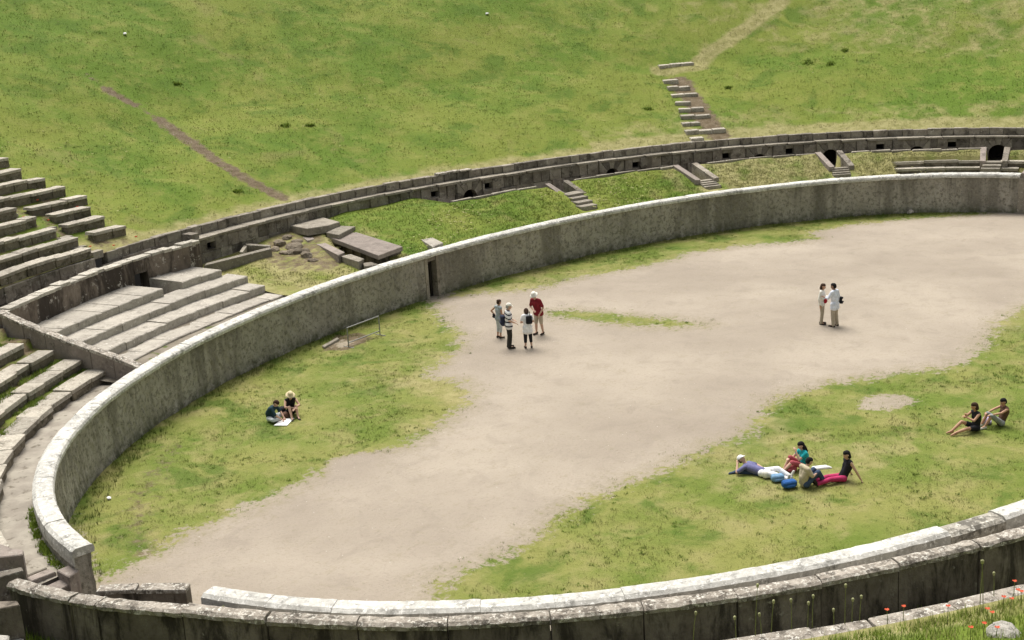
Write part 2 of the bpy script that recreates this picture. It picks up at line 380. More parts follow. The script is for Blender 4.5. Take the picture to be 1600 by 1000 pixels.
BARE = [(wpoly([(1328, 632), (1345, 618), (1385, 611), (1430, 618), (1442, 630), (1415, 641), (1370, 644), (1340, 641)]), .2),
        (wpoly([(520, 722), (560, 710), (590, 714), (560, 735), (530, 745)]), .2), (wpoly([(505, 545), (530, 528), (570, 530), (540, 548)]), .3)]
def lawn_w(x, y):
    w = np.full(x.shape, -9.0)
    for p_ in LAWNS: w = np.maximum(w, sdist(x, y, p_))
    w = np.clip(.5+w*.45, 0, 1.1)
    for p_, s_ in BARE: w = w-np.clip(.5+sdist(x, y, p_)*1.2, 0, 1)*(1-s_)
    return w
GX = np.arange(-33, 34.01, .2); GY = np.arange(-18.2, 18.21, .2)
gx, gy = np.meshgrid(GX, GY, indexing='ij')
ell_in = (gx/(A+.35))**2+(gy/(B+.35))**2 < 1
gate = ((gx < -24) & (gy > -5.4) & (gy < .9)) | ((gx > 24) & (gy > -3.4) & (gy < 3.4))
keep = ell_in | gate
lw = lawn_w(gx, gy)
rad = np.hypot(gx/A, gy/B)
dirt = np.clip(1-np.abs((1-rad)*16-1.25)*.9, 0, 1)*np.clip((gy > -2)*1.0, 0, 1)*np.where(gx < -20, .48, .2)   # worn line along the foot of the wall
dirtp = sdist(gx, gy, wpoly([(505, 548), (525, 524), (560, 520), (585, 528), (545, 547)])); dirt = np.maximum(dirt, np.clip(.5+dirtp*1.5, 0, 1))
dry = np.clip(.36+.3*np.sin(gx*.31+1.3)*np.cos(gy*.43), 0, 1)*np.clip(1.4-lw*.6, 0, 1)
gz = .02*np.sin(gx*.9)*np.cos(gy*1.1)+.012*np.sin(gx*2.3+gy*1.7)
NX, NY = gx.shape
idx = np.arange(NX*NY).reshape(NX, NY)
q4 = np.stack([idx[:-1, :-1], idx[1:, :-1], idx[1:, 1:], idx[:-1, 1:]], -1).reshape(-1, 4)
kf = keep.ravel()[q4].all(1); q4 = q4[kf]
# faces join whichever surface they belong to: bare floor or lawn (same ground, one material)
lf = lw.ravel()[q4].mean(1) > .5
lp = [sdist(gx, gy, p_).ravel() for p_ in LAWNS]
own = np.stack([p_[q4].mean(1) for p_ in lp], 1).argmax(1)
def subgrid(name, faces, V, attrs, mat):
    u, invx = np.unique(faces, return_inverse=True); me = np_mesh(name, V[u], invx.reshape(faces.shape), True)
    for k_, v in attrs.items(): fattr(me, k_, v.ravel()[u])
    return put(name, me, None, mat)
AV = np.stack([gx.ravel(), gy.ravel(), gz.ravel()], 1); AA = dict(lawn=lw, dry=dry, dirt=dirt)
tag(subgrid('arena_ground', q4[~lf], AV, AA, M['arena']), 'bare beaten earth floor of the arena', kind='structure')
for i, lb in enumerate(('worn lawn along the foot of the far left wall', 'thin tongue of grass in the middle of the bare arena floor', 'large lawn on the near right side of the arena', 'narrow grass verge along the far wall')):
    tag(subgrid('lawn', q4[lf & (own == i)], AV, AA, M['arena']), lb, kind='structure')

# ------------------------------------------------------------------ terraces, corridors and the hillside
def ring(name, ths, dlo, dhi, nd, zf, mat, attrs=None, kind='structure', label=None, split=None, vpow=1.0):
    ths = np.asarray(ths, float); v = np.linspace(0, 1, nd+1)**vpow
    T = np.repeat(ths[:, None], nd+1, 1); D = np.array([dlo(t) for t in ths])[:, None]*(1-v)+np.array([dhi(t) for t in ths])[:, None]*v
    X, Y = Pv(T, D); Z = zf(T, D, X, Y); n = len(ths); ix = np.arange(n*(nd+1)).reshape(n, nd+1)
    q = np.stack([ix[:-1, :-1], ix[:-1, 1:], ix[1:, 1:], ix[1:, :-1]], -1).reshape(-1, 4)[:, ::-1]
    V = np.stack([X.ravel(), Y.ravel(), Z.ravel()], 1); at_ = {}
    for k_, f in (attrs or {}).items(): at_[k_] = np.broadcast_to(f(T, D, X, Y), T.shape)
    # face the sky
    a_, b_, c_ = V[q[0, 0]], V[q[0, 1]], V[q[0, 2]]
    if np.cross(b_-a_, c_-a_)[2] < 0: q = q[:, ::-1]
    if split:
        m_ = split[1](at_).ravel()[q].mean(1) > .5
        tag(subgrid(split[0], q[m_], V, at_, mat), split[2], kind='structure'); q = q[~m_]
    return tag(subgrid(name, q, V, at_, mat), label, kind=kind)
STAIRS = [  # px of the top of the flight, px of its foot
    ((893, 304), (921, 331)), ((1100, 279), (1114, 299)), ((1312, 259), (1314, 277)), ((1553, 251), (1548, 264))]
ST = []
for (a_, b_) in STAIRS:
    t0, d0 = thd(*a_, 2.52); t1, d1 = thd(*b_, 2.0 if a_[0] > 1200 else 1.93); d1 = max(.62, min(d1, d0-1.0)); ST.append((t0, max(d0, d1+1.0), t1, d1))
TRENCH = wpoly([(497, 366), (518, 364), (590, 398), (640, 392), (622, 418), (580, 418), (545, 398)], 2.2)
def terrace_z(T, D, X, Y):
    dout = np.where(T < 84, d_curb(T), d_led(T)); zout = np.interp(T, [-15, 84, 92, 100, 109], [2.93, 2.93, 2.88, 2.55, 2.12])
    u = np.clip((D-CW)/(np.where(T < 84, dout, np.interp(T, [84, 97], [5.1, 7.9]))-CW), 0, 1)
    zin = np.interp(T, [103, 109], [1.84, 1.62]); z = zin+(zout-zin)*u**.9+.04*np.sin(T*.8+D*2)*np.clip(D-1, 0, 1)
    for (t0, d0, t1, d1) in ST:
        c = np.interp(D, [d1, d0], [t1, t0])
        m_ = np.abs(np.hypot(*(np.array(Pv(T, D))-np.array(Pv(c, D))))) < .45
        z = np.where(m_ & (D > d0), 1.95, np.where(m_ & (D > d1-.1), z-.30, z))
    z = np.where((T < 29) & (T > 9) & (D < 2.46), np.where(D < 1.9, np.minimum(z, 1.86), np.minimum(z, 2.13)), z)
    z = np.where(sdist(X, Y, TRENCH) > -.05, 1.25, z)
    return z
def ter_dirt(T, D, X, Y):
    return np.maximum(np.clip(.42+sdist(X, Y, wpoly([(430, 375), (480, 362), (500, 372), (545, 402), (500, 415), (430, 412), (400, 398)], 2.3))*.4, 0, .56), 0)
def ter_dry(T, D, X, Y): return np.interp(T, [-15, 20, 30, 55, 60, 84, 92, 98, 109], [.75, .75, .7, .7, .25, .15, .15, .62, .66])+.1*np.sin(T*1.7+D)
zero = lambda T, D, X, Y: 0*T
one = lambda T, D, X, Y: 0*T+1
ring('grass_terrace', np.arange(-14, 110.21, .3), lambda t: CW-.05, lambda t: float(d_curb(t)) if t < 84 else float(d_led(t))+.05, 30, terrace_z, M['hill'],
     dict(lawn=one, dry=ter_dry, dirt=ter_dirt), label='grass grown lowest tier between the podium coping and the gallery')
ring('corridor_floor', np.arange(-14, 84.5, 1), lambda t: float(d_curb(t))+.1, lambda t: float(d_led(t))+3, 5, lambda T, D, X, Y: 1.93+.03*np.sin(T*3+D*4), M['corridor'], label='earth floor of the sunken corridor behind the kerb')
# stretch between the radial wall and the trench, under the pale seats
ring('tier_ground', np.arange(109.3, 135, .5), lambda t: CW-.05, lambda t: 6.2, 16, lambda T, D, X, Y: 1.42+.10*D, M['corridor'], label='bare ground under the pale restored seats')
ring('wall_walk', np.arange(109.3, 133, .5), lambda t: float(np.interp(t, [108, 112, 116, 122, 128, 134], [6.75, 6.8, 7.0, 6.9, 6.6, 6.45]))+.3, lambda t: 8.9, 10, lambda T, D, X, Y: 3.15+0*D, M['corridor'], label='narrow strip of ground behind the stained wall')
# lower left: walkway, then grassy treads between the old seat rows
L_D = [tab([133, 142, 150, 160, 172], [2.0, 2.0, 1.75, 1.42, 1.32]), tab([133, 172], [2.95, 2.75]), tab([133, 172], [3.95, 3.8]), tab([133, 172], [4.95, 4.85]), tab([133, 172], [6.0, 5.9])]
L_Z = [1.85, 2.17, 2.5, 2.84, 3.18]
def left_z(T, D, X, Y):
    z = 1.45+0*D+.02*np.sin(T*2)
    for f, q in zip(L_D, L_Z): z = np.where(D > f(T)+.3, q-.07, z)
    return np.where(D > 6.6, np.interp(D, [6.6, 8.7], [3.2, 3.9]), z)+.03*np.sin(T*3.1)*np.cos(D*5)
ring('walkway', np.arange(132.6, 178.1, .5), lambda t: CW-.05, lambda t: float(L_D[0](t))+.2, 8, left_z, M['walk'], label='paved walkway curving behind the white coping at the lower left')
ring('seat_ground', np.arange(132.6, 178.1, .5), lambda t: float(L_D[0](t))+.15, lambda t: 8.8, 70, left_z, M['hill'], dict(lawn=one, dry=lambda T, D, X, Y: .3+.25*np.sin(T+D*3), dirt=lambda T, D, X, Y: .54+.25*np.sin(T*.9)*np.cos(D*2.3)), label='grass between the old stone seats at the left')
# near side of the ring
ring('near_tier', np.arange(196, 345, 1), lambda t: CW-.05, lambda t: 2.6, 6, lambda T, D, X, Y: 1.7+.5*(D-CW), M['corridor'], label='ground between the near coping and the dark slab wall')
ring('near_corridor', np.arange(180, 345, .6), lambda t: 2.6, lambda t: 5.7, 16, lambda T, D, X, Y: 2.05+.05*np.sin(T*1.3+D*3), M['hill'], dict(lawn=one, dry=lambda T, D, X, Y: 0*T+.2, dirt=lambda T, D, X, Y: 0*T+.3), label='weedy corridor floor in front of the dark slab wall')

PATHS = [([(132, 116), (150, 126), (170, 141)], .22, .80), ([(168, 140), (186, 152), (209, 163)], .36, .95), ([(209, 163), (250, 188)], .2, .72), ([(248, 187), (300, 223), (340, 252), (385, 280), (440, 308)], .40, .98),
         ([(1063, 128), (1078, 150), (1092, 172), (1105, 190), (1122, 212)], .8, .85)]
DRYP = [([(1085, 101), (1110, 84), (1145, 58), (1180, 34), (1225, 0)], .55, 1.1), ([(1030, 112), (1090, 104)], .7, .9), ([(1330, 15), (1450, 28), (1600, 18)], 4.0, .45), ([(1230, 55), (1420, 60), (1600, 70)], 2.2, .4), ([(1080, 20), (1180, 5)], 1.8, .4)]
def hpts(px):
    return [hit_hill(*q)[2][:2] for q in px]
def seg_w(X, Y, pts, w):
    d = np.full(X.shape, 1e9)
    for a_, b_ in zip(pts[:-1], pts[1:]):
        e = b_-a_; t = np.clip(((X-a_[0])*e[0]+(Y-a_[1])*e[1])/(e@e), 0, 1); d = np.minimum(d, np.hypot(X-a_[0]-t*e[0], Y-a_[1]-t*e[1]))
    return np.clip(.5+(w-d)*1.1, 0, 1)
PATHS = [(hpts(p_), w, s_) for p_, w, s_ in PATHS]; DRYP = [(hpts(p_), w, s_) for p_, w, s_ in DRYP]
def hill_dirt(T, D, X, Y):
    r = 0*T
    for p_, w, s_ in PATHS: r = np.maximum(r, seg_w(X, Y, p_, w)*s_)
    s = D-d_hill(T)
    return np.maximum(r, np.where((T > 112.5-s*.12) & (T < 180) & (s < 10.5), .46+.16*np.sin(T*1.9)*np.cos(D*2.2), 0))
def hill_dry(T, D, X, Y):
    s = D-d_hill(T)
    r = np.clip(.85-s*.55, 0, 1)+.14*np.clip(1-np.abs(s-10)/8, 0, 1)
    r = r+np.where((T > -20) & (T < 62), .42*np.clip(1.3-np.abs(s-1.5)/3.5, 0, 1)+.25*np.clip((s-9)/8, 0, 1), 0)
    r = r+np.where((T > 111.5) & (T < 180), .34, 0)*np.clip(1.3-s/11, 0, 1)
    for p_, w, s_ in DRYP: r = np.maximum(r, seg_w(X, Y, p_, w)*s_)
    return r
HA = dict(lawn=one, dry=hill_dry, dirt=hill_dirt)
hz = lambda T, D, X, Y: hill_z(T, D)
ring('hillside', np.arange(-20, 180.1, .4), lambda t: float(d_hill(t))-.05, lambda t: 42, 130, hz, M['hill'], HA, label='grassy slope of the buried upper seating, filling the background', split=('dirt_path', lambda a_: a_['dirt'], 'bare brown strip of earth running down the grassy slope'), vpow=1.15)
ring('near_slope', np.arange(180, 340.1, .5), lambda t: float(d_hill(t))-.2, lambda t: 42, 110, hz, M['hill'], HA, label='grassy slope at the near lower right corner', vpow=1.3)
ring('hill_top', np.arange(-20, 341, 3), lambda t: 41.9, lambda t: 160, 4, lambda T, D, X, Y: hill_z(T, np.minimum(D, 42))-.02-(D-42)*.02, M['hill'], HA, label='level ground beyond the crest of the slope')

# ------------------------------------------------------------------ podium walls with their coping
DOOR = (94.25, 95.65)
def wall_face(name, th0, th1, z1=1.93, thick=.42, amp=.012):
    n = max(2, int(abs(th1-th0)/.3)); ths = np.linspace(th0, th1, n+1); zs = np.linspace(-.1, z1, 9); V, F = [], []
    m = len(zs)
    for t in ths:
        for z in zs: V.append(P(t, rng.normal(0, amp)+.008*math.sin(t*3+z*4), z))
    o_ = len(V)
    for t in ths: V += [P(t, thick, -.1), P(t, thick, z1)]
    for i in range(n):
        for j in range(m-1): F.append((i*m+j, i*m+j+1, (i+1)*m+j+1, (i+1)*m+j))
        F.append((i*m+m-1, o_+2*i+1, o_+2*i+3, (i+1)*m+m-1)); F.append((o_+2*i, o_+2*i+2, o_+2*i+3, o_+2*i+1))
    F.append(tuple(range(m))+(o_+1, o_)); F.append(tuple(n*m+j for j in range(m))+(o_+2*n+1, o_+2*n))
    me = mesh(name, V, F); bm = bmesh.new(); bm.from_mesh(me); bmesh.ops.recalc_face_normals(bm, faces=bm.faces); bm.to_mesh(me); bm.free()
    return me
COP = [(-.09, 1.935), (-.105, 2.04), (-.07, 2.12), (.0, 2.154), (.36, 2.165), (.455, 2.10), (.47, 1.90), (.455, 1.72), (.425, 1.72), (.425, 1.935)]
far = thing('podium_wall', 'long curved grey rubble arena wall with white coping along the far side', 'wall', P(95, 0))
put('wall_face', wall_face('wall_face', 10.2, DOOR[0]), far, M['podium']); put('wall_face', wall_face('wall_face', DOOR[1], 178.6), far, M['podium'])
put('lintel', sweep('lintel', DOOR[0]-.02, DOOR[1]+.02, [(.03, 1.72), (.40, 1.72), (.40, 1.93), (.03, 1.93)], gap=.03), far, M['tufa'])
put('door_jamb', sweep('door_jamb', DOOR[1]-.12, DOOR[1]+.25, [(-.035, -.05), (.3, -.05), (.3, 1.92), (-.035, 1.92)], step=.2), far, M['ledge'])
put('door_jamb', sweep('door_jamb', DOOR[0]-.2, DOOR[0]+.12, [(-.025, -.05), (.3, -.05), (.3, 1.92), (-.025, 1.92)], step=.2), far, M['tufa'])
for t in DOOR: put('passage_wall', sweep('passage_wall', t-.3, t+.3, [(.43, -.05), (3.4, -.05), (3.4, 1.8), (.43, 1.8)], gap=.12), far, M['shade_dark'])
put('passage_wall', sweep('passage_wall', DOOR[0]-.4, DOOR[1]+.4, [(3.45, -.05), (3.8, -.05), (3.8, 1.8), (3.45, 1.8)]), far, M['shade_dark'])
put('passage_roof', sweep('passage_roof', DOOR[0]-.5, DOOR[1]+.5, [(.43, 1.5), (3.5, 1.5), (3.5, 1.72), (.43, 1.72)]), far, M['shade_dark'])
def coping(parent, th0, th1, seg, mat_of, dz=lambda t: 0.0, jit=.12):
    cuts = arc(lambda t: .2, th0, th1, seg, jit)
    for a_, b_ in zip(cuts[:-1], cuts[1:]):
        e = rng.normal(0, .005); f = rng.normal(0, .004); q = dz((a_+b_)/2)
        pr = [(d+f, z+e+q if z > 1.9 else z) for d, z in COP]
        put('coping_stone', sweep('coping_stone', a_, b_, pr, step=.45, gap=.006, noise=.004), parent, M[mat_of((a_+b_)/2)])
coping(far, 10.2, 178.7, 1.05, lambda t: 'coping')
near = thing('podium_wall', 'nearer arena wall seen from behind with broad white coping across the bottom', 'wall', P(250, 0))
put('wall_face', wall_face('wall_face', 193.3, 349), near, M['podium'])
coping(near, 193.2, 348, 1.55, lambda t: 'coping_grey' if 236.4 < t < 242.2 else 'coping', lambda t: -.05 if 236.4 < t < 242.2 else 0, .05)

# ------------------------------------------------------------------ gallery: front wall with windows and arches, parapet course above
def th_px(x, y, z=3.2): return thd(x, y, z)[0]
WIN = [th_px(x, y, 2.95) for x, y in ((348, 386), (698, 307), (787, 295), (1003, 260), (1133, 243), (1235, 237), (1376, 230), (1487, 226))]
ARCH = [th_px(x, y, 2.8) for x, y in ((747, 302), (963, 268), (1187, 244), (1431, 230))]
BIG = [th_px(x, y, 2.6) for x, y in ((1303, 245), (1558, 240))]
gal = thing('gallery_wall', 'low curved wall of tufa blocks pierced by small windows and arches below the slope', 'wall', P(60, 7))
def mdeg(th, d):      # metres per degree along the curve
    a_, b_ = P(th-.5, d), P(th+.5, d); return math.hypot(a_[0]-b_[0], a_[1]-b_[1])
blocked_up, blocked_lo = [], []
for t in WIN: w = .24/mdeg(t, 7); blocked_up.append((t-w, t+w))
for t in ARCH+BIG: w = .82/mdeg(t, 7); blocked_up.append((t-w, t+w)); blocked_lo.append((t-w, t+w))
def course(parent, name, dfun, th0, th1, seg, z0, z1, depth, blocked, mat, dj=.018, zj=.01, skip=0.0):
    ends = [th0]+sum([[a_, b_] for a_, b_ in sorted(blocked) if a_ > th0 and b_ < th1], [])+[th1]
    for a_, b_ in zip(ends[::2], ends[1::2]):
        if b_-a_ < .15: continue
        cuts = arc(dfun, a_, b_, seg, .22)
        for u, v in zip(cuts[:-1], cuts[1:]):
            if random.random() < skip: continue
            t = (u+v)/2; d = float(dfun(t)); L = mdeg(t, d)*(v-u)-.018
            m_ = mat if isinstance(mat, str) else mat(t)
            block(parent, name, t, d+rng.normal(0, dj), max(L, .08), depth, z0, z1+rng.normal(0, zj), m_)
TH0, TH1 = -13, 108.2
course(gal, 'stone', d_led, TH0, TH1, .64, 2.73, 3.32, .42, blocked_up, 'tufa')
course(gal, 'stone', d_led, TH0, 107.6, 1.0, 1.85, 2.72, .42, blocked_lo, 'tufa')
course(gal, 'ledge_slab', lambda t: float(d_led(t))-.07, TH0, TH1, 1.5, 3.33, Z_LED, .9, [], 'ledge')
for t in WIN:
    d = float(d_led(t)); block(gal, 'window_lintel', t, d+.01, .50, .4, 3.13, 3.325, 'ledge'); block(gal, 'window_sill', t, d+.01, .50, .4, 2.70, 2.80, 'tufa')
def arch_piece(t, r=.48, zs=2.45, half=.80, ztop=3.32, depth=.44):
    d = float(d_led(t))-.015; o = P(t, d); a0 = ang(t)-math.pi/2; ca, sa = math.cos(a0), math.sin(a0)
    def W(x, y, z): return (o[0]+ca*x-sa*y, o[1]+sa*x+ca*y, z)
    def poly(name, pts, mat):
        n = len(pts); V = [W(x, 0, z) for x, z in pts]+[W(x, depth, z) for x, z in pts]
        F = [tuple(range(n)), tuple(reversed(range(n, 2*n)))]+[(i, (i+1) % n, n+(i+1) % n, n+i) for i in range(n)]
        me = mesh(name, V, F); bm = bmesh.new(); bm.from_mesh(me); bmesh.ops.recalc_face_normals(bm, faces=bm.faces); bm.to_mesh(me); bm.free()
        put(name, me, gal, M[mat])
    n = 7; g = .012
    def outer(a_):
        c, s = math.cos(a_), math.sin(a_); k_ = min(half/abs(c) if abs(c) > 1e-6 else 9e9, (ztop-zs)/s if s > 1e-6 else 9e9); return (c*k_, zs+s*k_)
    for i in range(n):
        a_, b_ = math.pi*i/n+g, math.pi*(i+1)/n-g; pts = [(r*math.cos(a_), zs+r*math.sin(a_)), outer(a_)]
        ca0 = math.atan2(ztop-zs, half)
        for corner in (ca0, math.pi-ca0):
            if a_ < corner < b_: pts.append((half*(1 if corner < 1.57 else -1), ztop))
        pts += [outer(b_), (r*math.cos(b_), zs+r*math.sin(b_)), (r*math.cos((a_+b_)/2), zs+r*math.sin((a_+b_)/2))]
        poly('voussoir', pts, 'ledge' if i % 2 else 'tufa')
    for s_ in (-1, 1): poly('arch_jamb', [(s_*r, 1.8), (s_*half, 1.8), (s_*half, zs-.008), (s_*r, zs-.008)], 'tufa')
for t in ARCH: arch_piece(t)
for t in BIG: arch_piece(t, .52, 2.42, .80)
put('inner_wall', sweep('inner_wall', TH0-1, TH1, [(1.9, 1.6), (2.2, 1.6), (2.2, 4.0), (1.9, 4.0)], dfun=lambda t: float(d_led(t)), step=1), gal, M['shade_dark'])
put('end_wall', sweep('end_wall', 107.7, 108.5, [(-.05, 1.7), (1.6, 1.7), (1.6, 3.7), (-.05, 3.7)], dfun=lambda t: float(d_led(t)), step=.4), gal, M['tufa'])
par = thing('parapet_course', 'upper course of dark tufa blocks holding back the grass slope above the gallery', 'wall', P(60, 8))
course(par, 'stone', d_up, TH0, 116.2, .72, Z_LED+.005, Z_UP, .40, [], lambda t: 'tufa' if random.random() < .8 else 'ledge', .02, .012)
course(par, 'stone', d_up, 108.5, 116.2, .8, 2.9, Z_LED, .40, [], 'tufa', .02, .005)
course(par, 'lichen_stone', lambda t: float(d_up(t))-.02, th_px(745, 266, 3.9), th_px(690, 274, 3.9), .8, Z_UP+.01, Z_UP+.10, .42, [], 'slabcap')

# kerb of the lowest tier, in lengths between the stairs
def kerb(th0, th1, label):
    o = thing('kerb_wall', label, 'kerb', P((th0+th1)/2, 4), 'kerb walls along the sunken corridor')
    course(o, 'kerb_stone', lambda t: float(d_curb(t)), th0, th1, 1.25, 2.2, Z_CURB, .26, [], 'ledge', .012, .012)
K = [[(845, 292), (708, 315)], [(1062, 260), (900, 281)], [(1282, 239), (1106, 254)], [(1535, 232), (1335, 239)]]
for (a_, b_), lb in zip(K, ('stone kerb in front of the first arch right of the flat slabs', 'stone kerb between the first and second small stairs', 'stone kerb left of the large dark arch above its stairs', 'stone kerb right of the large dark arch, above three old seat rows')):
    kerb(th_px(*a_, Z_CURB), th_px(*b_, Z_CURB), lb)
# small stairs of the lowest tier
for (t0, d0, t1, d1), lb, n in zip(ST, ('narrow stair between low stone flanks cutting the grass tier nearest the middle', 'second narrow stair with a broken stone flank, further right along the grass tier', 'short stair leading up to the large dark arch', 'short stair under the rightmost arch, crossing the old seats'), (4, 4, 4, 3)):
    o = thing('stair_flight', lb, 'stairs', P(t1, d1), 'small stairs of the lowest tier')
    for i in range(n):
        f0, f1 = i/n, (i+1)/n; d_a = d1+(d0-d1)*f0; d_b = d1+(d0-d1)*f1; t = t1+(t0-t1)*(f0+f1)/2; dn = float(d_curb(t)); z = 1.84+1.09*max(.02, ((d_a+d_b)/2-CW)/(dn-CW))**.9+.07
        block(o, 'step', t, d_a, .98, d_b-d_a+.12, z-.45, z, 'ledge')
    de = float(d_curb(t0))+.15
    for s_ in (-1, 1):
        w = s_*.58/mdeg(t0, d0); a_, b_ = d0-.35, de
        pts = [(a_, 1.8), (a_, 2.55), (b_, 3.06), (b_, 1.8)]
        put('flank_wall', sweep('flank_wall', t0+w-.14/mdeg(t0, 4)*1.2, t0+w+.14/mdeg(t0, 4)*1.2, pts, step=.3, noise=.012), o, M['tufa' if s_ < 0 else 'pink'])
# old seat rows at the far right
def seat_row(label, th0, th1, dfun, z, mat, seg, depth, h, group, jit=(.03, .02), name='seat_row', skip=0.0, zrag=0.0):
    o = thing(name, label, 'seat row', P((th0+th1)/2, float(dfun((th0+th1)/2)), z-h), group)
    cuts = arc(dfun, th0, th1, seg, .25)
    for u, v in zip(cuts[:-1], cuts[1:]):
        if random.random() < skip: continue
        t = (u+v)/2; d = float(dfun(t)); L = mdeg(t, d)*(v-u)-.02
        e = rng.normal(0, jit[1]); f = rng.normal(0, jit[0])
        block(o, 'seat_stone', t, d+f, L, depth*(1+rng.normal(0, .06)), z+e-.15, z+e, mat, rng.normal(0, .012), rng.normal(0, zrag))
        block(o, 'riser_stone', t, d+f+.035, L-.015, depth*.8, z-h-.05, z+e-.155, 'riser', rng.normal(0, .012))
    return o
for (xa, ya, xb, yb, z, lb) in ((1537, 261, 1395, 265, 2.20, 'lowest of the three weathered seat rows left of the rightmost stair'), (1540, 250, 1395, 254, 2.50, 'middle of the three weathered seat rows left of the rightmost stair'), (1421, 238, 1366, 241, 2.82, 'short topmost weathered seat row below the right kerb'),
                             (1592, 262, 1562, 264, 2.20, 'lower short seat row right of the rightmost stair'), (1602, 251, 1562, 253, 2.50, 'upper short seat row right of the rightmost stair')):
    (ta, da), (tb, db) = thd(xa, ya, z), thd(xb, yb, z)
    seat_row(lb, min(ta, tb), max(ta, tb), lambda t, m=(da+db)/2: m, z, 'oldseat', 1.6, .42, .34, 'old seat rows at the far right')
# right gate wall
g = thing('gate_wall', 'pinkish side wall of the entrance at the right end of the far arena wall', 'wall', P(10, 0))
x0, y0, _ = P(10.0, 0); V = []
for (x, y) in ((x0-.02, y0-.38), (x0+5, y0-.30), (x0+5, y0+.1), (x0+.02, y0+.02)): V += [(x, y, -.05), (x, y, 2.2+(x-x0)*.35)]
F = [(0, 2, 3, 1), (2, 4, 5, 3), (4, 6, 7, 5), (6, 0, 1, 7), (1, 3, 5, 7), (0, 6, 4, 2)]
put('wall_body', mesh('wall_body', V, F), g, M['pink'])
block(g, 'pier', 9.6, -.12, .5, .5, -.05, 1.93, 'ledge')

# ------------------------------------------------------------------ pale restored seats at the left, their back wall and the radial wall
rw = lambda d: 134.3-.37*d
R_Z = [1.70, 2.02, 2.34, 2.66]; R_D = [1.95, 2.95, 4.0, 5.1]; ends = [(455, 454), (405, 445), (380, 430), (342, 420)]
names = ['lowest of the four pale restored seat rows, right behind the white coping', 'second from the bottom of the four pale restored seat rows', 'third from the bottom of the four pale restored seat rows', 'topmost pale restored seat row, broken by a dark gap below the stained wall']
gap_th = sorted((thd(262, 452, 2.66)[0], thd(286, 441, 2.66)[0]))
d_wall = tab([108, 112, 116, 122, 128, 134], [6.75, 6.8, 7.0, 6.9, 6.6, 6.45])
for i in range(4):
    t_end = thd(*ends[i], R_Z[i])[0]
    o = thing('seat_row', names[i], 'seat row', P(121, R_D[i], R_Z[i]-.34), 'four restored seat rows')
    segs = [(t_end, rw(R_D[i])-.25)] if i < 3 else [(t_end, gap_th[0]), (gap_th[1], rw(R_D[i])-.25)]
    for a_, b_ in segs:
        cuts = arc(lambda t: R_D[i], a_, b_, 1.25, .2)
        for u, v in zip(cuts[:-1], cuts[1:]):
            e = rng.normal(0, .012); f = rng.normal(0, .018); back = (R_D[i+1]+.12 if i < 3 else float(d_wall((u+v)/2))+.06)
            z = R_Z[i]+e
            pr = [(R_D[i]+f, 1.35+.1*R_D[i]), (R_D[i]+f, z-.03), (R_D[i]+f+.03, z), (back, z+.01), (back, 1.35+.1*R_D[i])]
            put('seat_stone', sweep('seat_stone', u, v, pr, step=.6, gap=.012, noise=.006), o, M['seat'])
bw = thing('back_wall', 'stained plaster wall with a ragged pale top behind the pale restored seats', 'wall', P(121, 6.8, 2.6))
open_th = sorted((thd(233, 443, 2.7)[0], thd(257, 437, 2.7)[0]))
def plaster(th0, th1, z0, z1):
    n = max(2, int((th1-th0)/.3)); m = 7; V, F = [], []
    for t in np.linspace(th0, th1, n+1):
        for z in np.linspace(z0, z1, m): V.append(P(t, float(d_wall(t))+.015*math.sin(t*5+z*3)+rng.normal(0, .008), z))
        V.append(P(t, float(d_wall(t))+.5, z1)); V.append(P(t, float(d_wall(t))+.5, z0))
    m += 2
    for i in range(n):
        for j in range(m): a_, b_ = i*m+j, i*m+(j+1) % m; F.append((a_, b_, b_+m, a_+m))
    F.append(tuple(range(m))); F.append(tuple(n*m+j for j in range(m)))
    me = mesh('wall_body', V, F); bm = bmesh.new(); bm.from_mesh(me); bmesh.ops.recalc_face_normals(bm, faces=bm.faces); bm.to_mesh(me); bm.free()
    put('wall_body', me, bw, M['plaster'])
wl_end = thd(312, 376, 3.7)[0]
plaster(wl_end, open_th[0], 2.0, 3.6); plaster(open_th[1], 132.2, 2.0, 3.6); plaster(open_th[0]+.03, open_th[1]-.03, 3.02, 3.595)
course(bw, 'edge_stone', lambda t: float(d_wall(t))-.03, wl_end, 132.2, .55, 3.58, 3.70, .5, [], 'plastertop', .02, .03)
put('recess', sweep('recess', open_th[0]-.5, open_th[1]+.5, [(1.4, 1.9), (1.6, 1.9), (1.6, 3.4), (1.4, 3.4)], dfun=lambda t: float(d_wall(t))), bw, M['shade_dark'])
rwall = thing('radial_wall', 'low straight wall with capstones climbing outward from the white coping between pale and old seats', 'wall', P(134, 1, 1.4))
rd = [.48, 1.5, 2.5, 3.5, 4.5, 5.5, 6.75]; rz = lambda d: float(np.interp(d, [.45, 1.6, 3.3, 4.6, 6.75], [2.10, 2.42, 2.78, 3.08, 3.68]))
for a_, b_ in zip(rd[:-1], rd[1:]):
    c0, c1 = np.array(P(rw(a_), a_)), np.array(P(rw(b_), b_)); dv = (c1-c0); dv /= np.linalg.norm(dv); nv = np.array([-dv[1], dv[0], 0])*.15
    c0 = c0+dv*.012; c1 = c1-dv*.012
    for nm, w, zo, h, mt in (('slab', 1.0, -.10, 1.6, 'pink'), ('capstone', 1.15, 0, .11, 'slabcap')):
        prism(nm, [c0+nv*w+[0, 0, rz(a_)+zo], c1+nv*w+[0, 0, rz(b_)+zo], c1-nv*w+[0, 0, rz(b_)+zo], c0-nv*w+[0, 0, rz(a_)+zo]], h, mt, rwall, jit=.012)
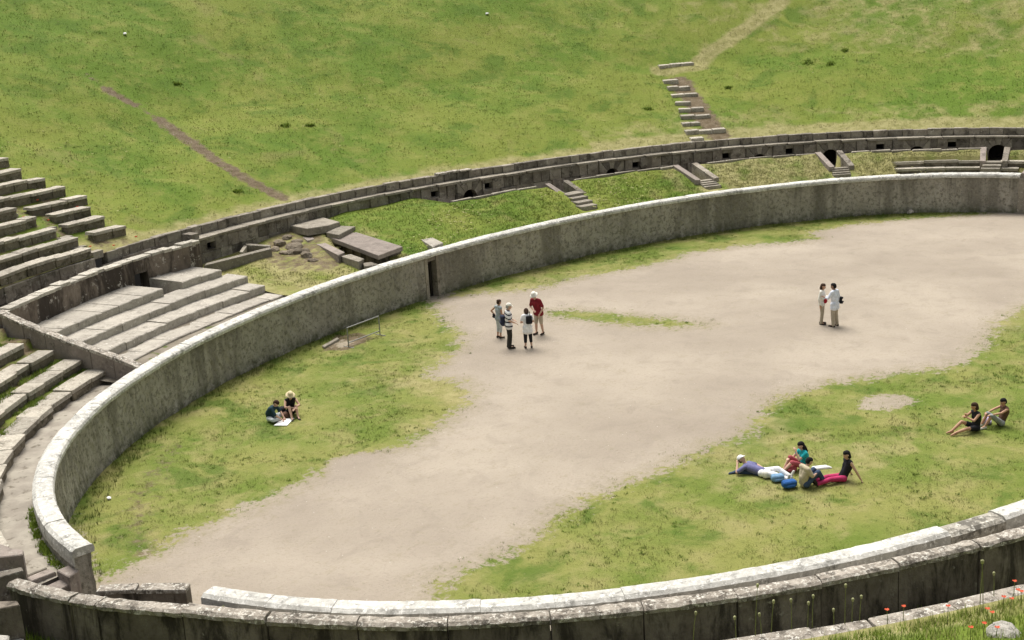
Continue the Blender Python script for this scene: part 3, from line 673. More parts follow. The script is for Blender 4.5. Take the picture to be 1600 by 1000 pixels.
# old seats at the lower left
lab = ['lowest old stone seat row beside the paved walkway', 'second old stone seat row up from the paved walkway', 'third old stone seat row up from the paved walkway', 'fourth old stone seat row up from the paved walkway', 'fifth old stone seat row up from the paved walkway, at the left edge']
for i in range(5):
    e = thd(*[(185, 578), (146, 563), (103, 550), (62, 537), (22, 523)][i], L_Z[i])[0]
    seat_row(lab[i], e, 176.5, lambda t, i=i: float(L_D[i](t)), L_Z[i], 'oldseat', 1.25, .68 if i else .76, .36, 'old stone seat rows at the lower left', (.035, .022), zrag=.012)
# old seats at the upper left, on the slope
UP_ROWS = [((146, 402), None, 3.9), ((200, 368), (134, 382), 0), ((167, 354), (108, 367), 0), ((145, 338), (79, 353), 0), ((139, 320), (48, 338), 0), ((105, 307), None, 0), ((74, 294), None, 0), ((37, 281), None, 0), ((18, 262), None, 0)]
od = ['lowest', 'second', 'third', 'fourth', 'fifth', 'sixth', 'seventh', 'eighth', 'topmost']
for i, (e, gp, zz) in enumerate(UP_ROWS):
    h_ = hit_hill(*e); te, dd = h_[0], h_[1]+.02; z = float(hill_z(te, dd+.25))+.10
    zf = z
    o = thing('seat_row', f'{od[i]} of the nine ruined seat rows on the slope at the upper left', 'seat row', P(te+4, dd, z-.3), 'ruined seat rows at the upper left')
    gt = None
    if gp:
        q = hit_hill(*gp); gt = (q[0]-.55, q[0]+.6)
    cuts = arc(lambda t: dd, te, 150, 1.0, .3)
    for u, v in zip(cuts[:-1], cuts[1:]):
        t = (u+v)/2
        if gt and gt[0] < t < gt[1]: continue
        zt = float(hill_z(t, dd+.25))+.36
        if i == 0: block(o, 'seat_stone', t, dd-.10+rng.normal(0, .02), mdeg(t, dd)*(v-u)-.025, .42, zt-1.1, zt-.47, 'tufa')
        e, f, L = rng.normal(0, .014), rng.normal(0, .025), mdeg(t, dd)*(v-u)-.012
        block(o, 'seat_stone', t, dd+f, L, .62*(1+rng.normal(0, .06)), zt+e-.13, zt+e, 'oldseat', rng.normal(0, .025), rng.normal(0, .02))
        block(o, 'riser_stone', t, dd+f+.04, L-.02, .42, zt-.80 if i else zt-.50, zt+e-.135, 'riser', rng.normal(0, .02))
st = thing('stair_flight', 'worn little stair of half steps through the ruined seat rows, upper left', 'stairs', P(117, 9, 4))
for (x, y) in ((18, 333), (22, 341), (46, 350), (50, 345), (76, 364), (82, 360), (102, 380), (108, 376), (130, 391), (143, 398), (156, 405)):
    h_ = hit_hill(x, y)
    if h_: block(st, 'step', h_[0], h_[1]+.05, .62, .34, h_[2][2]-.15, h_[2][2]+.14+rng.normal(0, .02), 'ledge', rng.normal(0, .05))
# steps on the slope
st = thing('stair_flight', 'ruined flight of thin stone steps climbing the far slope from the gallery', 'stairs', hit_hill(1100, 212)[2])
for (xa, ya, xb, yb) in ((1080, 222, 1101, 221), (1072, 211, 1135, 207), (1067, 198, 1095, 196), (1064, 187, 1111, 184), (1060, 176, 1100, 174), (1054, 165, 1079, 165), (1050, 153, 1091, 151), (1044, 142, 1079, 141), (1037, 131, 1061, 131), (1031, 108, 1085, 102)):
    a_, b_ = hit_hill(xa, ya)[2], hit_hill(xb, yb)[2]; n = max(1, round(np.linalg.norm(b_-a_)/.75))
    u = (b_-a_); u[2] = 0; L = np.linalg.norm(u); u /= L; nv = np.array([-u[1], u[0], 0]); nv = nv if nv@np.array([FW[0], FW[1], 0]) > 0 else -nv
    zc = max(a_[2], b_[2])
    for i in range(n):
        p0, p1 = a_+u*(L*i/n+.02), a_+u*(L*(i+1)/n-.02); w = .46+rng.uniform(-.06, .06); z = a_[2]*(1-i/n)+b_[2]*i/n+.20+rng.normal(0, .02)
        prism('step', [(*p0[:2], z), (*p1[:2], z), (*(p1+nv*w)[:2], z+.02), (*(p0+nv*w)[:2], z+.02)], .32, 'oldseat', st)

# ------------------------------------------------------------------ slabs over the side passage, kerbs and rubble beside it
sl_ = thing('stone_slab', 'thick pale flat slab roofing the upper end of the side passage', 'slab', at(490, 352, 2.7))
pxprism('slab_block', [(455, 352), (505, 339.5), (531, 346.5), (512, 352), (480, 357)], 2.95, .36, 'ledge', sl_)
for px, lb, z, h, mt in (([(510, 363), (532, 352.5), (555, 353.5), (530, 367)], 'small stepped block between the thick pale slab and the long flat slab', 2.72, .5, 'ledge'),
                     ([(516, 371), (552, 361), (629, 385), (591, 399)], 'long broad flat brown slab lying beside the passage trench', 2.50, .20, 'pink'),
                     ([(471, 369), (487, 369), (491, 373), (480, 376)], 'small broken block at the head of the narrow trench kerb', 2.50, .5, 'pink'),
                     ([(481, 374), (491, 371.5), (538, 394), (529, 399)], 'long narrow kerb stone along the left side of the passage trench', 2.40, .8, 'pink'),
                     ([(532, 400), (548, 397), (569, 404), (560, 409)], 'pale rounded block at the lower end of the trench kerb', 2.30, .7, 'ledge'),
                     ([(566, 410.5), (580, 409), (592, 413), (570, 416)], 'low pale block half hidden by the coping below the trench kerb', 2.12, .5, 'ledge'),
                     ([(654, 372), (672, 369.5), (692, 379), (676, 386)], 'single pale square slab lying in the grass above the dark doorway', 2.2, .3, 'seat')):
    o = pxprism('stone_slab', px, z, h, mt); tag(o, lb, 'slab')
o = thing('curb_frame', 'angular stone kerb enclosing a small bare plot beside the stained wall', 'kerb', at(390, 395, 2.2))
pxprism('kerb_stone', [(318, 415), (322, 411), (422, 386), (424, 389)], [2.5, 2.5, 2.62, 2.62], .7, 'ledge', o)
pxprism('kerb_stone', [(382, 380), (423, 382.5), (422, 385), (385, 383)], 2.66, .6, 'ledge', o)
pxprism('kerb_stone', [(374, 393), (383, 380), (387, 383), (379, 394)], 2.6, .6, 'ledge', o)
tag(pxprism('passage_block', [(519, 371), (552, 363), (626, 386), (592, 397.5)], 2.29, .9, 'slab', chamfer=.01), 'dark mossy masonry under the long broad brown slab beside the trench', 'stone')  # dark stone carries both moss and the shade below the slab
def rock(name, loc, r, mat, label=None, cat=None, group=None, sq=(1, 1, .7), parent=None):
    bm = bmesh.new(); bmesh.ops.create_icosphere(bm, subdivisions=2, radius=1); ph = rng.uniform(0, 6, 6)
    for v in bm.verts:
        q = v.co; f = 1+.22*math.sin(q.x*2.3+ph[0])*math.cos(q.y*2.1+ph[1])+.16*math.sin(q.z*3+ph[2]+q.x*2)+rng.uniform(-.06, .06)
        v.co = Vector((q.x*sq[0], q.y*sq[1], q.z*sq[2]))*f*r
    me = bpy.data.meshes.new(name); bm.to_mesh(me); bm.free(); o = put(name, me, parent, M[mat]); o.location = loc; o.rotation_euler = (0, 0, rng.uniform(0, 6))
    return tag(o, label, cat, group)
for (x, y, r) in ((438, 384, .42), (449, 378, .30), (460, 386, .50), (470, 391, .42), (453, 392, .36), (480, 396, .38), (429, 391, .30), (466, 380, .28), (444, 393, .28), (488, 401, .24)):
    q = at(x, y, 2.36); t_, d_ = inv(q[0], q[1]); q[2] = float(terrace_z(np.array([t_]), np.array([d_]), np.array([q[0]]), np.array([q[1]]))[0])+r*.05; rock('rubble_stone', q, r, 'rock', 'brown rubble stone in the heap left of the trench kerb', 'stone', 'rubble heap beside the trench', (1, .75, .5))

# ------------------------------------------------------------------ near side: slab wall, ledge, gate pieces
sw = thing('slab_wall', 'dark stained wall of big upright slabs with lichened capstones across the foreground', 'wall', P(215, 2.7, 2))
Dn = lambda t: float(np.interp(t, [184, 190, 197, 203, 210, 340], [3.05, 2.95, 2.62, 2.62, 2.72, 2.74]))
ct = [thd(x, y, 3.3)[0] for x, y in ((19, 906), (64, 918), (117, 930), (152, 939))]+list(arc(Dn, thd(155, 940, 3.3)[0], 338, 1.75, .1))
for a_, b_ in zip(ct[:-1], ct[1:]):
    t = (a_+b_)/2; e = rng.normal(0, .018); f = rng.normal(0, .02); d = Dn(t)
    put('slab', sweep('slab', a_, b_, [(f, 1.8), (f, 3.16+e), (.27+f, 3.16+e), (.30+f, 1.8)], Dn, step=.7, gap=.035, noise=.010), sw, M['slab'])
    put('capstone', sweep('capstone', a_, b_, [(f-.02, 3.17+e), (f-.01, 3.28+e), (f+.04, 3.30+e), (f+.25, 3.30+e), (.315+f, 3.25+e), (.31+f, 3.16+e)], Dn, step=.4, gap=.03, noise=.007), sw, M['slabcap'])
lg = thing('ledge_wall', 'pale stone ledge at the lower right with grass growing behind it', 'wall', P(228, 5.2, 3))
d_l2 = lambda t: 5.22
course(lg, 'ledge_slab', d_l2, 198, 338, 1.5, 3.50, Z_LW, .62, [], 'slabcap', .02, .015)
course(lg, 'stone', lambda t: 5.26, 198, 338, .9, 1.9, 3.495, .36, [], 'tufa')
# left gate
g = thing('gate_wall', 'broken side wall of blocks below the left end of the white coping', 'wall', P(178, .5))
x0, y0, _ = P(178.7, 0.0)
for i, (xa, xb, zt, mt) in enumerate(((.46, 1.25, 1.42, 'pink'), (1.27, 2.15, 1.30, 'ledge'), (2.17, 3.2, 1.45, 'pink'))):
    prism('wall_block', [(x0-xa, y0+.32, zt), (x0-xb, y0+.35, zt-.06), (x0-xb, y0-.10, zt-.05), (x0-xa, y0-.06, zt-.02)], 1.5, mt, g, jit=.03)
pw = thing('gate_parapet', 'low wall of two slabs standing across the entrance, left of the near white coping', 'wall', at(220, 935, 1.6))
for (xa, ya, xb, yb) in ((150, 929, 212, 926), (214, 926, 291, 925.5)):
    a_, b_ = at(xa, ya, 1.75), at(xb, yb, 1.75); u = b_-a_; u /= np.linalg.norm(u); nv = np.array([-u[1], u[0], 0])
    nv = nv if nv@FW > 0 else -nv
    prism('slab', [a_, b_, b_+nv*.3, a_+nv*.3], 1.8, 'slab', pw)
    prism('capstone', [a_-nv*.02+[0, 0, .08], b_-nv*.02+[0, 0, .08], b_+nv*.32+[0, 0, .08], a_+nv*.32+[0, 0, .08]], .09, 'slabcap', pw)
for px, z, h, mt, lb in (([(-14, 846), (8, 852), (20, 857), (37, 859), (34, 866), (-14, 872)], 2.2, .75, 'pink', 'broken upright slab at the left edge below the old seats'),
                         ([(-14, 896), (35, 885), (37, 891), (-14, 906)], 2.35, .9, 'tufa', 'square block at the left edge behind the slab wall'),
                         ([(24, 889), (44, 862), (74, 886), (40, 900)], 1.52, .5, 'walk', 'pale triangular paving slab at the lower end of the walkway'),
                         ([(40, 903), (75, 888), (88, 893), (50, 908)], 1.55, .8, 'pink', 'long tilted pale block below the end of the walkway'),
                         ([(88, 891), (116, 880), (127, 882), (122, 892), (108, 901)], 1.62, .6, 'pink', 'rounded broken block leaning on the end of the white coping'),
                         ([(-14, 940), (28, 938), (32, 946), (-14, 952)], 3.2, 1.2, 'slab', 'dark upright block at the lower left corner in front of the slab wall'),
                         ([(-14, 990), (14, 992), (12, 1004), (-14, 1006)], 2.9, .6, 'whiterock', 'white stone cut off by the lower left corner of the picture'),
                         ([(17, 999), (36, 997), (40, 1010), (15, 1010)], 2.5, .4, 'whiterock', 'small white stone at the bottom edge near the left corner')):
    tag(pxprism('stone_block', px, z, h, mt, jit=.02), lb, 'stone')
# ------------------------------------------------------------------ people: one continuous surface per body, clothes as children
def cap_tube(V, F, p0, p1, r0, r1, n=12):
    p0, p1 = np.array(p0, float), np.array(p1, float); ax = p1-p0; L = np.linalg.norm(ax); ax = ax/L if L > 1e-6 else np.array([0, 0, 1.0])
    u = np.cross(ax, [0, 0, 1.0] if abs(ax[2]) < .9 else [1.0, 0, 0]); u /= np.linalg.norm(u); w = np.cross(ax, u)
    rings = [(p0-ax*r0*math.cos(a_), r0*math.sin(a_)) for a_ in (R(28), R(58))]+[(p0, r0), (p0+(p1-p0)*.5, (r0+r1)/2), (p1, r1)]+[(p1+ax*r1*math.cos(a_), r1*math.sin(a_)) for a_ in (R(58), R(28))]
    b = len(V); V.append(p0-ax*r0)
    for c, r in rings:
        for i in range(n):
            t = 2*math.pi*i/n; V.append(c+r*(u*math.cos(t)+w*math.sin(t)))
    V.append(p1+ax*r1); e = len(V)-1; m = len(rings)
    for i in range(n): F.append((b, b+1+(i+1) % n, b+1+i)); F.append((e, b+1+(m-1)*n+i, b+1+(m-1)*n+(i+1) % n))
    for j in range(m-1):
        for i in range(n):
            a_, c_ = b+1+j*n+i, b+1+j*n+(i+1) % n; F.append((a_, c_, c_+n, a_+n))
def blob(name, caps, voxel, mat, parent, smooth=2):
    V, F = [], []
    for c in caps: cap_tube(V, F, *c)
    me = mesh(name, V, F); bm = bmesh.new(); bm.from_mesh(me); bmesh.ops.recalc_face_normals(bm, faces=bm.faces); bm.to_mesh(me); bm.free()
    o = bpy.data.objects.new(name, me); COL.objects.link(o)
    m_ = o.modifiers.new('r', 'REMESH'); m_.mode = 'VOXEL'; m_.voxel_size = voxel
    s_ = o.modifiers.new('s', 'SMOOTH'); s_.factor = .5; s_.iterations = smooth
    dg = bpy.context.evaluated_depsgraph_get(); me2 = bpy.data.meshes.new_from_object(o.evaluated_get(dg)); o.modifiers.clear(); o.data = me2; bpy.data.meshes.remove(me)
    me2.name = name; me2.materials.clear(); me2.materials.append(mat); me2.shade_smooth(); o.parent = parent
    return o
CM = {}
def cloth(name, c, rough=.9):
    if name not in CM: CM[name] = plain(name, c, rough, .14)
    return CM[name]
SK = {'fair': plain('skin_fair', (.56, .36, .27), .6, .06), 'tan': plain('skin_tan', (.46, .27, .18), .6, .06), 'dark': plain('skin_brown', (.26, .15, .10), .6, .06)}
EYE = plain('eye_dark', (.03, .025, .02), .3, 0)
k = NT('striped_cloth'); k.color(k.mix(k.math('GREATER_THAN', k.math('FRACT', k.math('MULTIPLY', k.sep(), 6.2)), .66), (.74, .74, .76), (.03, .03, .045))); CM['stripe'] = k.m
def lerp(a_, b_, t): return np.array(a_, float)*(1-t)+np.array(b_, float)*t
def base_stand(lean=0.0, st=.10, step=0.0):
    J = dict(pel=(0, 0, .96), wai=(0, .01+lean*.3, 1.10), che=(0, .01+lean*.75, 1.30), nek=(0, .01+lean, 1.47), hed=(0, .045+lean*1.25, 1.62))
    for s, n in ((-1, 'L'), (1, 'R')):
        J.update({'sh'+n: (s*.175, lean*.9, 1.42), 'hi'+n: (s*.085, 0, .92), 'kn'+n: (s*(st+.0), .02+s*step*.5, .49), 'an'+n: (s*(st+.02), -.03+s*step, .085),
                  'el'+n: (s*.235, -.03+lean*.8, 1.13), 'wr'+n: (s*.235, .07+lean*.8, .89)})
    return J
def base_sit(legs='knees', back=0.0):
    J = dict(pel=(0, 0, .13), wai=(0, -.03-back*.4, .32), che=(0, -.02-back*.8, .50), nek=(0, .02-back, .66), hed=(0, .08-back*1.05, .81))
    for s, n in ((-1, 'L'), (1, 'R')):
        J.update({'sh'+n: (s*.175, .01-back*.95, .61), 'hi'+n: (s*.09, .01, .13)})
        kn, an = {'knees': ((s*.12, .40, .43), (s*.11, .62, .085)), 'long': ((s*.10, .44, .17), (s*.10+.02, .86, .075)), 'cross': ((s*.33, .27, .17), (-s*.08, .34+s*.05, .075)), 'half': ((s*.14, .42, .32 if s > 0 else .17), (s*.10, .78, .08))}[legs]
        J['kn'+n], J['an'+n] = kn, an; J['el'+n] = (s*.26, .10-back*.6, .40); J['wr'+n] = (s*.16, .30-back*.4, .42)
    return J
def person(label, xy, heading, J, h=1.72, skin='fair', top=None, bottom=None, shoes=None, hair=None, hat=None, face=(0, 1, -.15), group=None, build=1.0, toes=None, z0=0.0):
    f_ = h/1.75; J = {k_: np.array(v, float)*f_ for k_, v in J.items()}; g = f_*build; S = SK[skin]
    o = thing('person', label, 'person', (xy[0], xy[1], z0), group, R(heading-90)+1e-4)
    body = []; add = body.append
    def torso(e): return [(J['hiL'], J['hiR'], .102*g+e*1.6, .102*g+e*1.6), (J['pel'], J['wai'], .112*g+e*1.5, .110*g+e*1.3), (J['wai']+[-.045*g, 0, 0], J['che']+[-.06*g, 0, 0], .095*g+e, .108*g+e), (J['wai']+[.045*g, 0, 0], J['che']+[.06*g, 0, 0], .095*g+e, .108*g+e),
                                (J['shL']*.9+J['shR']*.1, J['shR']*.9+J['shL']*.1, .062*g+e, .062*g+e), (J['che']+[-.05*g, 0, 0], lerp(J['shL'], J['shR'], .25), .10*g+e, .07*g+e), (J['che']+[.05*g, 0, 0], lerp(J['shR'], J['shL'], .25), .10*g+e, .07*g+e)]
    body += torso(0); add((lerp(J['shL'], J['shR'], .5), J['nek'], .065*g, .052*g)); add((J['nek'], J['hed'], .050*g, .055*g))
    up = J['hed']-J['nek']; up /= np.linalg.norm(up); fc = np.array(face, float); fc -= up*(fc@up)*.7; fc /= np.linalg.norm(fc); hu = up-fc*(up@fc); hu /= np.linalg.norm(hu); sd_ = np.cross(fc, hu); H = J['hed']
    HP = lambda s, f, u: H+(sd_*s+fc*f+hu*u)*f_
    body += [(HP(0, -.015, .03), HP(0, .012, .025), .094*f_, .090*f_), (HP(0, .02, -.02), HP(0, .035, -.075), .078*f_, .048*f_), (HP(0, .092, .005), HP(0, .108, -.025), .012*f_, .017*f_),
             (HP(.088, -.005, .0), HP(.092, -.012, .02), .016*f_, .018*f_), (HP(-.088, -.005, .0), HP(-.092, -.012, .02), .016*f_, .018*f_), (HP(-.02, .085, -.055), HP(.02, .085, -.055), .010*f_, .010*f_)]
    for n in 'LR':
        sx = -1 if n == 'L' else 1
        sh, el, wr, hi, kn, an = (J[q+n] for q in ('sh', 'el', 'wr', 'hi', 'kn', 'an'))
        body += [(sh, el, .050*g, .038*g), (el, lerp(el, wr, .35), .039*g, .038*g), (lerp(el, wr, .35), wr, .038*g, .025*g), (hi, kn, .083*g, .055*g), (kn, lerp(kn, an, .35), .052*g, .054*g), (lerp(kn, an, .35), an, .054*g, .036*g)]
        fa = wr-el; fa /= np.linalg.norm(fa); side = np.cross(fa, [0, 0, 1.0]) if abs(fa[2]) < .9 else np.array([0, 1.0, 0]); side /= np.linalg.norm(side); nrm = np.cross(side, fa)
        pm = wr+fa*.085*f_; body += [(wr+fa*.02*f_+side*.014*f_, pm+side*.026*f_, .018*f_, .016*f_), (wr+fa*.02*f_-side*.014*f_, pm-side*.026*f_, .018*f_, .016*f_)]
        for q, L in zip((-.034, -.012, .011, .033), (.058, .074, .080, .070)):
            b_ = pm+side*q*f_; m_ = b_+(fa*.55-nrm*.12)*L*f_; body += [(b_, m_, .0095*f_, .0088*f_), (m_, m_+(fa*.42-nrm*.28)*L*f_, .0088*f_, .0078*f_)]
        tb = wr+(fa*.03+side*.030)*f_; body += [(tb, tb+(fa*.035+side*.028)*f_, .013*f_, .011*f_), (tb+(fa*.035+side*.028)*f_, tb+(fa*.065+side*.034-nrm*.012)*f_, .011*f_, .009*f_)]
        td = np.array(toes[n] if toes else (sx*.12, 1, 0), float); td /= np.linalg.norm(td)
        J['to'+n] = an+td*.17*f_+[0, 0, (-.052 if not toes else 0)*f_]; hl = an-td*.035*f_+[0, 0, (-.04 if not toes else 0)*f_]
        body += [(hl, J['to'+n], .036*f_, .026*f_), (an, J['to'+n], .034*f_, .026*f_)]; J['hl'+n] = hl
    blob('body', body, .0095, S, o, 2)
    for s in (-1, 1):
        b_ = blob('eye', [(HP(s*.033, .086, .018), HP(s*.036, .086, .018), .011*f_, .011*f_)], .005, EYE, o, 1)
    if top:
        m_, sl, hem = top; c = [q for q in torso(.016)]
        if hem is not None: c += [(J['hiL']+[0, 0, -hem*f_], J['hiR']+[0, 0, -hem*f_], .131*g, .131*g), (J['pel'], (J['hiL']+J['hiR'])/2+[0, 0, -hem*f_], .138*g, .134*g)] if hem > 0 else []
        else: c = c[1:]
        c += [(lerp(J['shL'], J['shR'], .5), lerp(J['shL'], J['nek'], .45)*.5+lerp(J['shR'], J['nek'], .45)*.5, .07*g, .062*g)]
        for n in 'LR':
            sh, el, wr = J['sh'+n], J['el'+n], J['wr'+n]
            if sl <= 0: continue
            a_ = min(sl, 1.0); c.append((sh, lerp(sh, el, a_), .068*g, (.062 if sl <= 1 else .054)*g))
            if sl > 1: c.append((el, lerp(el, wr, sl-1), .053*g, .042*g))
        blob('shirt', c, .016, CM[m_], o)
    if bottom:
        m_, ln = bottom; c = [(J['hiL'], J['hiR'], .113*g, .113*g), (J['pel'], (J['hiL']+J['hiR'])/2, .121*g, .114*g)]
        for n in 'LR':
            hi, kn, an = J['hi'+n], J['kn'+n], J['an'+n]
            a_ = min(ln, 1.0); c.append((hi, lerp(hi, kn, a_), .098*g, (.075+.03*(1-a_))*g))
            if ln > 1: c.append((kn, lerp(kn, an, min(1, ln-1)), .074*g, .064*g))
        blob('trousers', c, .016, CM[m_], o)
    if shoes:
        for n in 'LR':
            td = J['to'+n]-J['hl'+n]
            blob('shoe', [(J['hl'+n], J['to'+n]+td*.08, .047*f_, .038*f_), (J['an'+n]+[0, 0, -.01], J['hl'+n]+td*.35, .046*f_, .042*f_)], .010, CM[shoes], o)
    if hair:
        m_, kind = hair
        c = [(HP(0, -.025, .045), HP(0, .012, .062), .098*f_, .086*f_), (HP(0, -.045, .0), HP(0, -.03, .05), .085*f_, .09*f_)]
        if kind in ('bob', 'long'): c += [(HP(s*.055, -.04, .02), HP(s*.06, -.045, -.085 if kind == 'bob' else -.12), .055*f_, .042*f_) for s in (-1, 1)]+[(HP(0, -.06, .0), HP(0, -.075, -.10), .07*f_, .055*f_)]
        if kind == 'long': c += [(HP(s*.03, -.085, -.08), HP(s*.03, -.12, -.25), .06*f_, .035*f_) for s in (-1, 1)]
        if kind == 'messy': c += [(HP(rng.uniform(-.06, .06), rng.uniform(-.08, .03), .06), HP(rng.uniform(-.09, .09), rng.uniform(-.11, .04), rng.uniform(.02, .12)), .045*f_, .03*f_) for _ in range(8)]
        blob('hair', c, .012, CM[m_], o)
    if hat:
        m_, kind = hat; V, F = [], []; n = 24
        prof = {'cap': [(.001, .155), (.045, .148), (.085, .115), (.103, .065), (.106, .045), (.098, .05)], 'bucket': [(.001, .165), (.065, .16), (.088, .14), (.105, .06), (.15, .028), (.155, .033), (.10, .05)], 'straw': [(.001, .175), (.07, .172), (.088, .15), (.103, .07), (.172, .045), (.174, .053), (.10, .06)]}[kind]
        for r, z in prof:
            for i in range(n):
                t = 2*math.pi*i/n; V.append(HP(r*math.sin(t), r*1.1*math.cos(t)-.008, z+(-.02 if kind == 'straw' and r > .15 else 0)*abs(math.sin(t))))
        for j in range(len(prof)-1):
            for i in range(n): F.append((j*n+i, j*n+(i+1) % n, (j+1)*n+(i+1) % n, (j+1)*n+i))
        F.append(tuple(range(n)))
        ho = put('hat', mesh('hat', V, F, True), None, CM[m_]); ho.parent = o
        if kind == 'cap':
            b_ = blob('visor', [(HP(s*.045, .09, .052), HP(s*.035, .155, .035), .012*f_, .010*f_) for s in (-1, 0, 1)]+[(HP(-.05, .10, .052), HP(.05, .10, .052), .012*f_, .012*f_), (HP(-.035, .15, .037), HP(.035, .15, .037), .010*f_, .010*f_)], .008, CM[m_], ho, 1)
    return o
def loc(o, p):
    a_ = o.rotation_euler.z; c, s = math.cos(a_), math.sin(a_); return np.array([o.location.x+c*p[0]-s*p[1], o.location.y+s*p[0]+c*p[1], o.location.z+p[2]])
def bag(name, label, cat, o, p, size, mat, rz=0.0, strap=None, flat=False, world=None):
    q = loc(o, p) if o is not None else np.array(world, float); t = thing(name, label, cat, q, None, (o.rotation_euler.z if o else 0)+rz+1e-4)
    a_, b_, c_ = [v/2 for v in size]; r = min(a_, b_, c_)*.8
    blob('bag_body', [((x, y, z), (-x*.96, y*1.0, z), r, r) for x in (a_-r,) for y in (-(b_-r), b_-r) for z in (-(c_-r), c_-r)]+[((x, 0, -(c_-r)), (x*.9, 0, c_-r), min(r*1.05, b_), min(r, b_)) for x in (-(a_-r), 0, a_-r)], min(.016, r*.4), CM[mat], t)
    blob('pocket', [((-a_*.45, -b_*.85, -c_*.35), (a_*.45, -b_*.85, -c_*.35), r*.6, r*.6)], .014, CM[mat], t)
    if strap:
        pts = [np.array(loc(o, s_))-q for s_ in strap] if o is not None else [np.array(s_) for s_ in strap]
        ca, sa = math.cos(-t.rotation_euler.z), math.sin(-t.rotation_euler.z); pts = [np.array([ca*v[0]-sa*v[1], sa*v[0]+ca*v[1], v[2]]) for v in pts]
        blob('strap', [(a2, b2, .016, .016) for a2, b2 in zip(pts[:-1], pts[1:])], .009, CM[mat], t, 1)
    return t
for n, c in dict(white=(.78, .78, .80), offwhite=(.72, .70, .64), maroon=(.20, .018, .028), red=(.30, .015, .025), black=(.018, .018, .022), navy=(.025, .03, .055), dktrouser=(.035, .032, .028), greyblue=(.30, .34, .36), ltgrey=(.48, .52, .52), beige=(.42, .36, .28), khaki=(.38, .33, .255),
                 ltblue=(.66, .70, .80), teal=(.02, .36, .40), dkteal=(.022, .05, .065), purple=(.15, .15, .29), pinkred=(.45, .04, .13), sand=(.44, .38, .27), denim=(.05, .075, .13), brown=(.11, .06, .04), blue=(.025, .095, .29), skyblue=(.16, .28, .42), rose=(.40, .09, .11), straw=(.62, .52, .33), hairblack=(.012, .011, .012), hairbrown=(.05, .028, .018), shoe=(.04, .032, .028), shoelight=(.6, .58, .52), grey=(.30, .31, .31), lilac=(.42, .36, .55)).items(): cloth(n, c)
HR = -43.8; G4 = 'visitors standing together on the bare arena floor'
def gp(x, y): return at(x, y, 0)[:2]
# the four standing at the middle left
J = base_stand(.02, .09); J['elL'] = (-.40, -.10, 1.20); J['wrL'] = (-.22, -.03, 1.02); J['wrR'] = (.12, .22, 1.05); J['elR'] = (.24, .02, 1.14)
p1 = person('person in grey top and pale capri trousers, hand on hip, behind the striped shirt', gp(781, 528), HR+35, J, 1.62, 'tan', ('greyblue', .15, .03), ('ltgrey', 1.45), 'shoe', ('hairbrown', 'messy'), None, group=G4)
J = base_stand(.0, .085); J['elR'] = (.25, -.02, 1.14); J['wrR'] = (.20, .20, 1.02); J['elL'] = (-.24, .0, 1.14); J['wrL'] = (-.18, .22, 1.04)
p2 = person('person in white shirt with dark stripes, pale cap and long dark trousers, in profile', gp(797, 543.5), HR+12, J, 1.84, 'fair', ('stripe', .8, .06), ('dktrouser', 2), 'shoe', ('grey', 'short'), ('offwhite', 'cap'), (0, 1, -.12), G4, 1.08)
J = base_stand(.07, .11); J['elL'] = (-.27, .02, 1.15); J['wrL'] = (-.10, .24, 1.12); J['elR'] = (.27, .04, 1.15); J['wrR'] = (.10, .26, 1.12); J['hed'] = (0, .17, 1.59)
p3 = person('person in loose white top and black capri trousers, small black backpack, from behind', gp(826, 543.5), 52, J, 1.62, 'fair', ('white', .6, .17), ('black', 1.5), 'shoe', ('hairbrown', 'bob'), None, (0, 1, -.6), G4, 1.08)
J = base_stand(.16, .10, .05); J['elR'] = (.28, .12, 1.12); J['wrR'] = (-.02, .34, 1.06); J['elL'] = (-.29, .08, 1.12); J['wrL'] = (-.22, .22, .92)
p4 = person('person in maroon polo shirt, white sun hat and beige shorts bending over a companion', gp(843, 522), 226-35, J, 1.84, 'fair', ('maroon', .75, .06), ('beige', 1.05), 'shoe', ('hairbrown', 'short'), ('offwhite', 'bucket'), (0, 1, -.55), G4, 1.05)
bag('backpack', 'black shoulder bag hanging between the grey top and the striped shirt', 'bag', p2, (-.16, -.20, 1.13), (.32, .20, .44), 'navy', 0, [(-.16, -.16, 1.3), (-.15, -.08, 1.50), (-.08, .06, 1.46)])
bag('backpack', 'small black backpack on the back of the loose white top', 'bag', p3, (.06, -.16, 1.20), (.26, .13, .34), 'black', 0, [(.10, -.12, 1.36), (.12, -.02, 1.50), (.12, .10, 1.44)])
bag('hip_bag', 'small dark pouch at the hip of the person with a hand on the hip', 'bag', p1, (-.19, -.10, .93), (.14, .10, .18), 'black')
# the pair at the right
G2 = 'couple talking on the bare arena floor'
J = base_stand(.0, .085, .03); J['elR'] = (.25, -.06, 1.13); J['wrR'] = (.22, -.02, .88); J['elL'] = (-.26, .02, 1.14); J['wrL'] = (-.20, .26, 1.16)
p5 = person('person with brown hair, long sleeved white top and beige trousers, facing the pale shirt', gp(1284, 506.5), HR-28, J, 1.70, 'tan', ('offwhite', 1.9, .03), ('khaki', 2), 'shoe', ('hairbrown', 'bob'), None, (0, 1, -.1), G2)
J = base_stand(.02, .11); J['elL'] = (-.30, .10, 1.20); J['wrL'] = (-.26, .34, 1.22); J['elR'] = (.26, -.02, 1.13); J['wrR'] = (.22, .10, .90)
p6 = person('person with cropped hair, loose pale blue-white shirt and beige trousers, seen from behind', gp(1304, 510), 88, J, 1.78, 'dark', ('ltblue', 1.5, .13), ('beige', 2), 'shoe', ('hairblack', 'short'), None, (-.2, 1, -.05), G2, 1.08)
bag('waist_bag', 'dark red waist bag worn over the long sleeved white top', 'bag', p5, (.0, .15, .99), (.26, .11, .17), 'red')
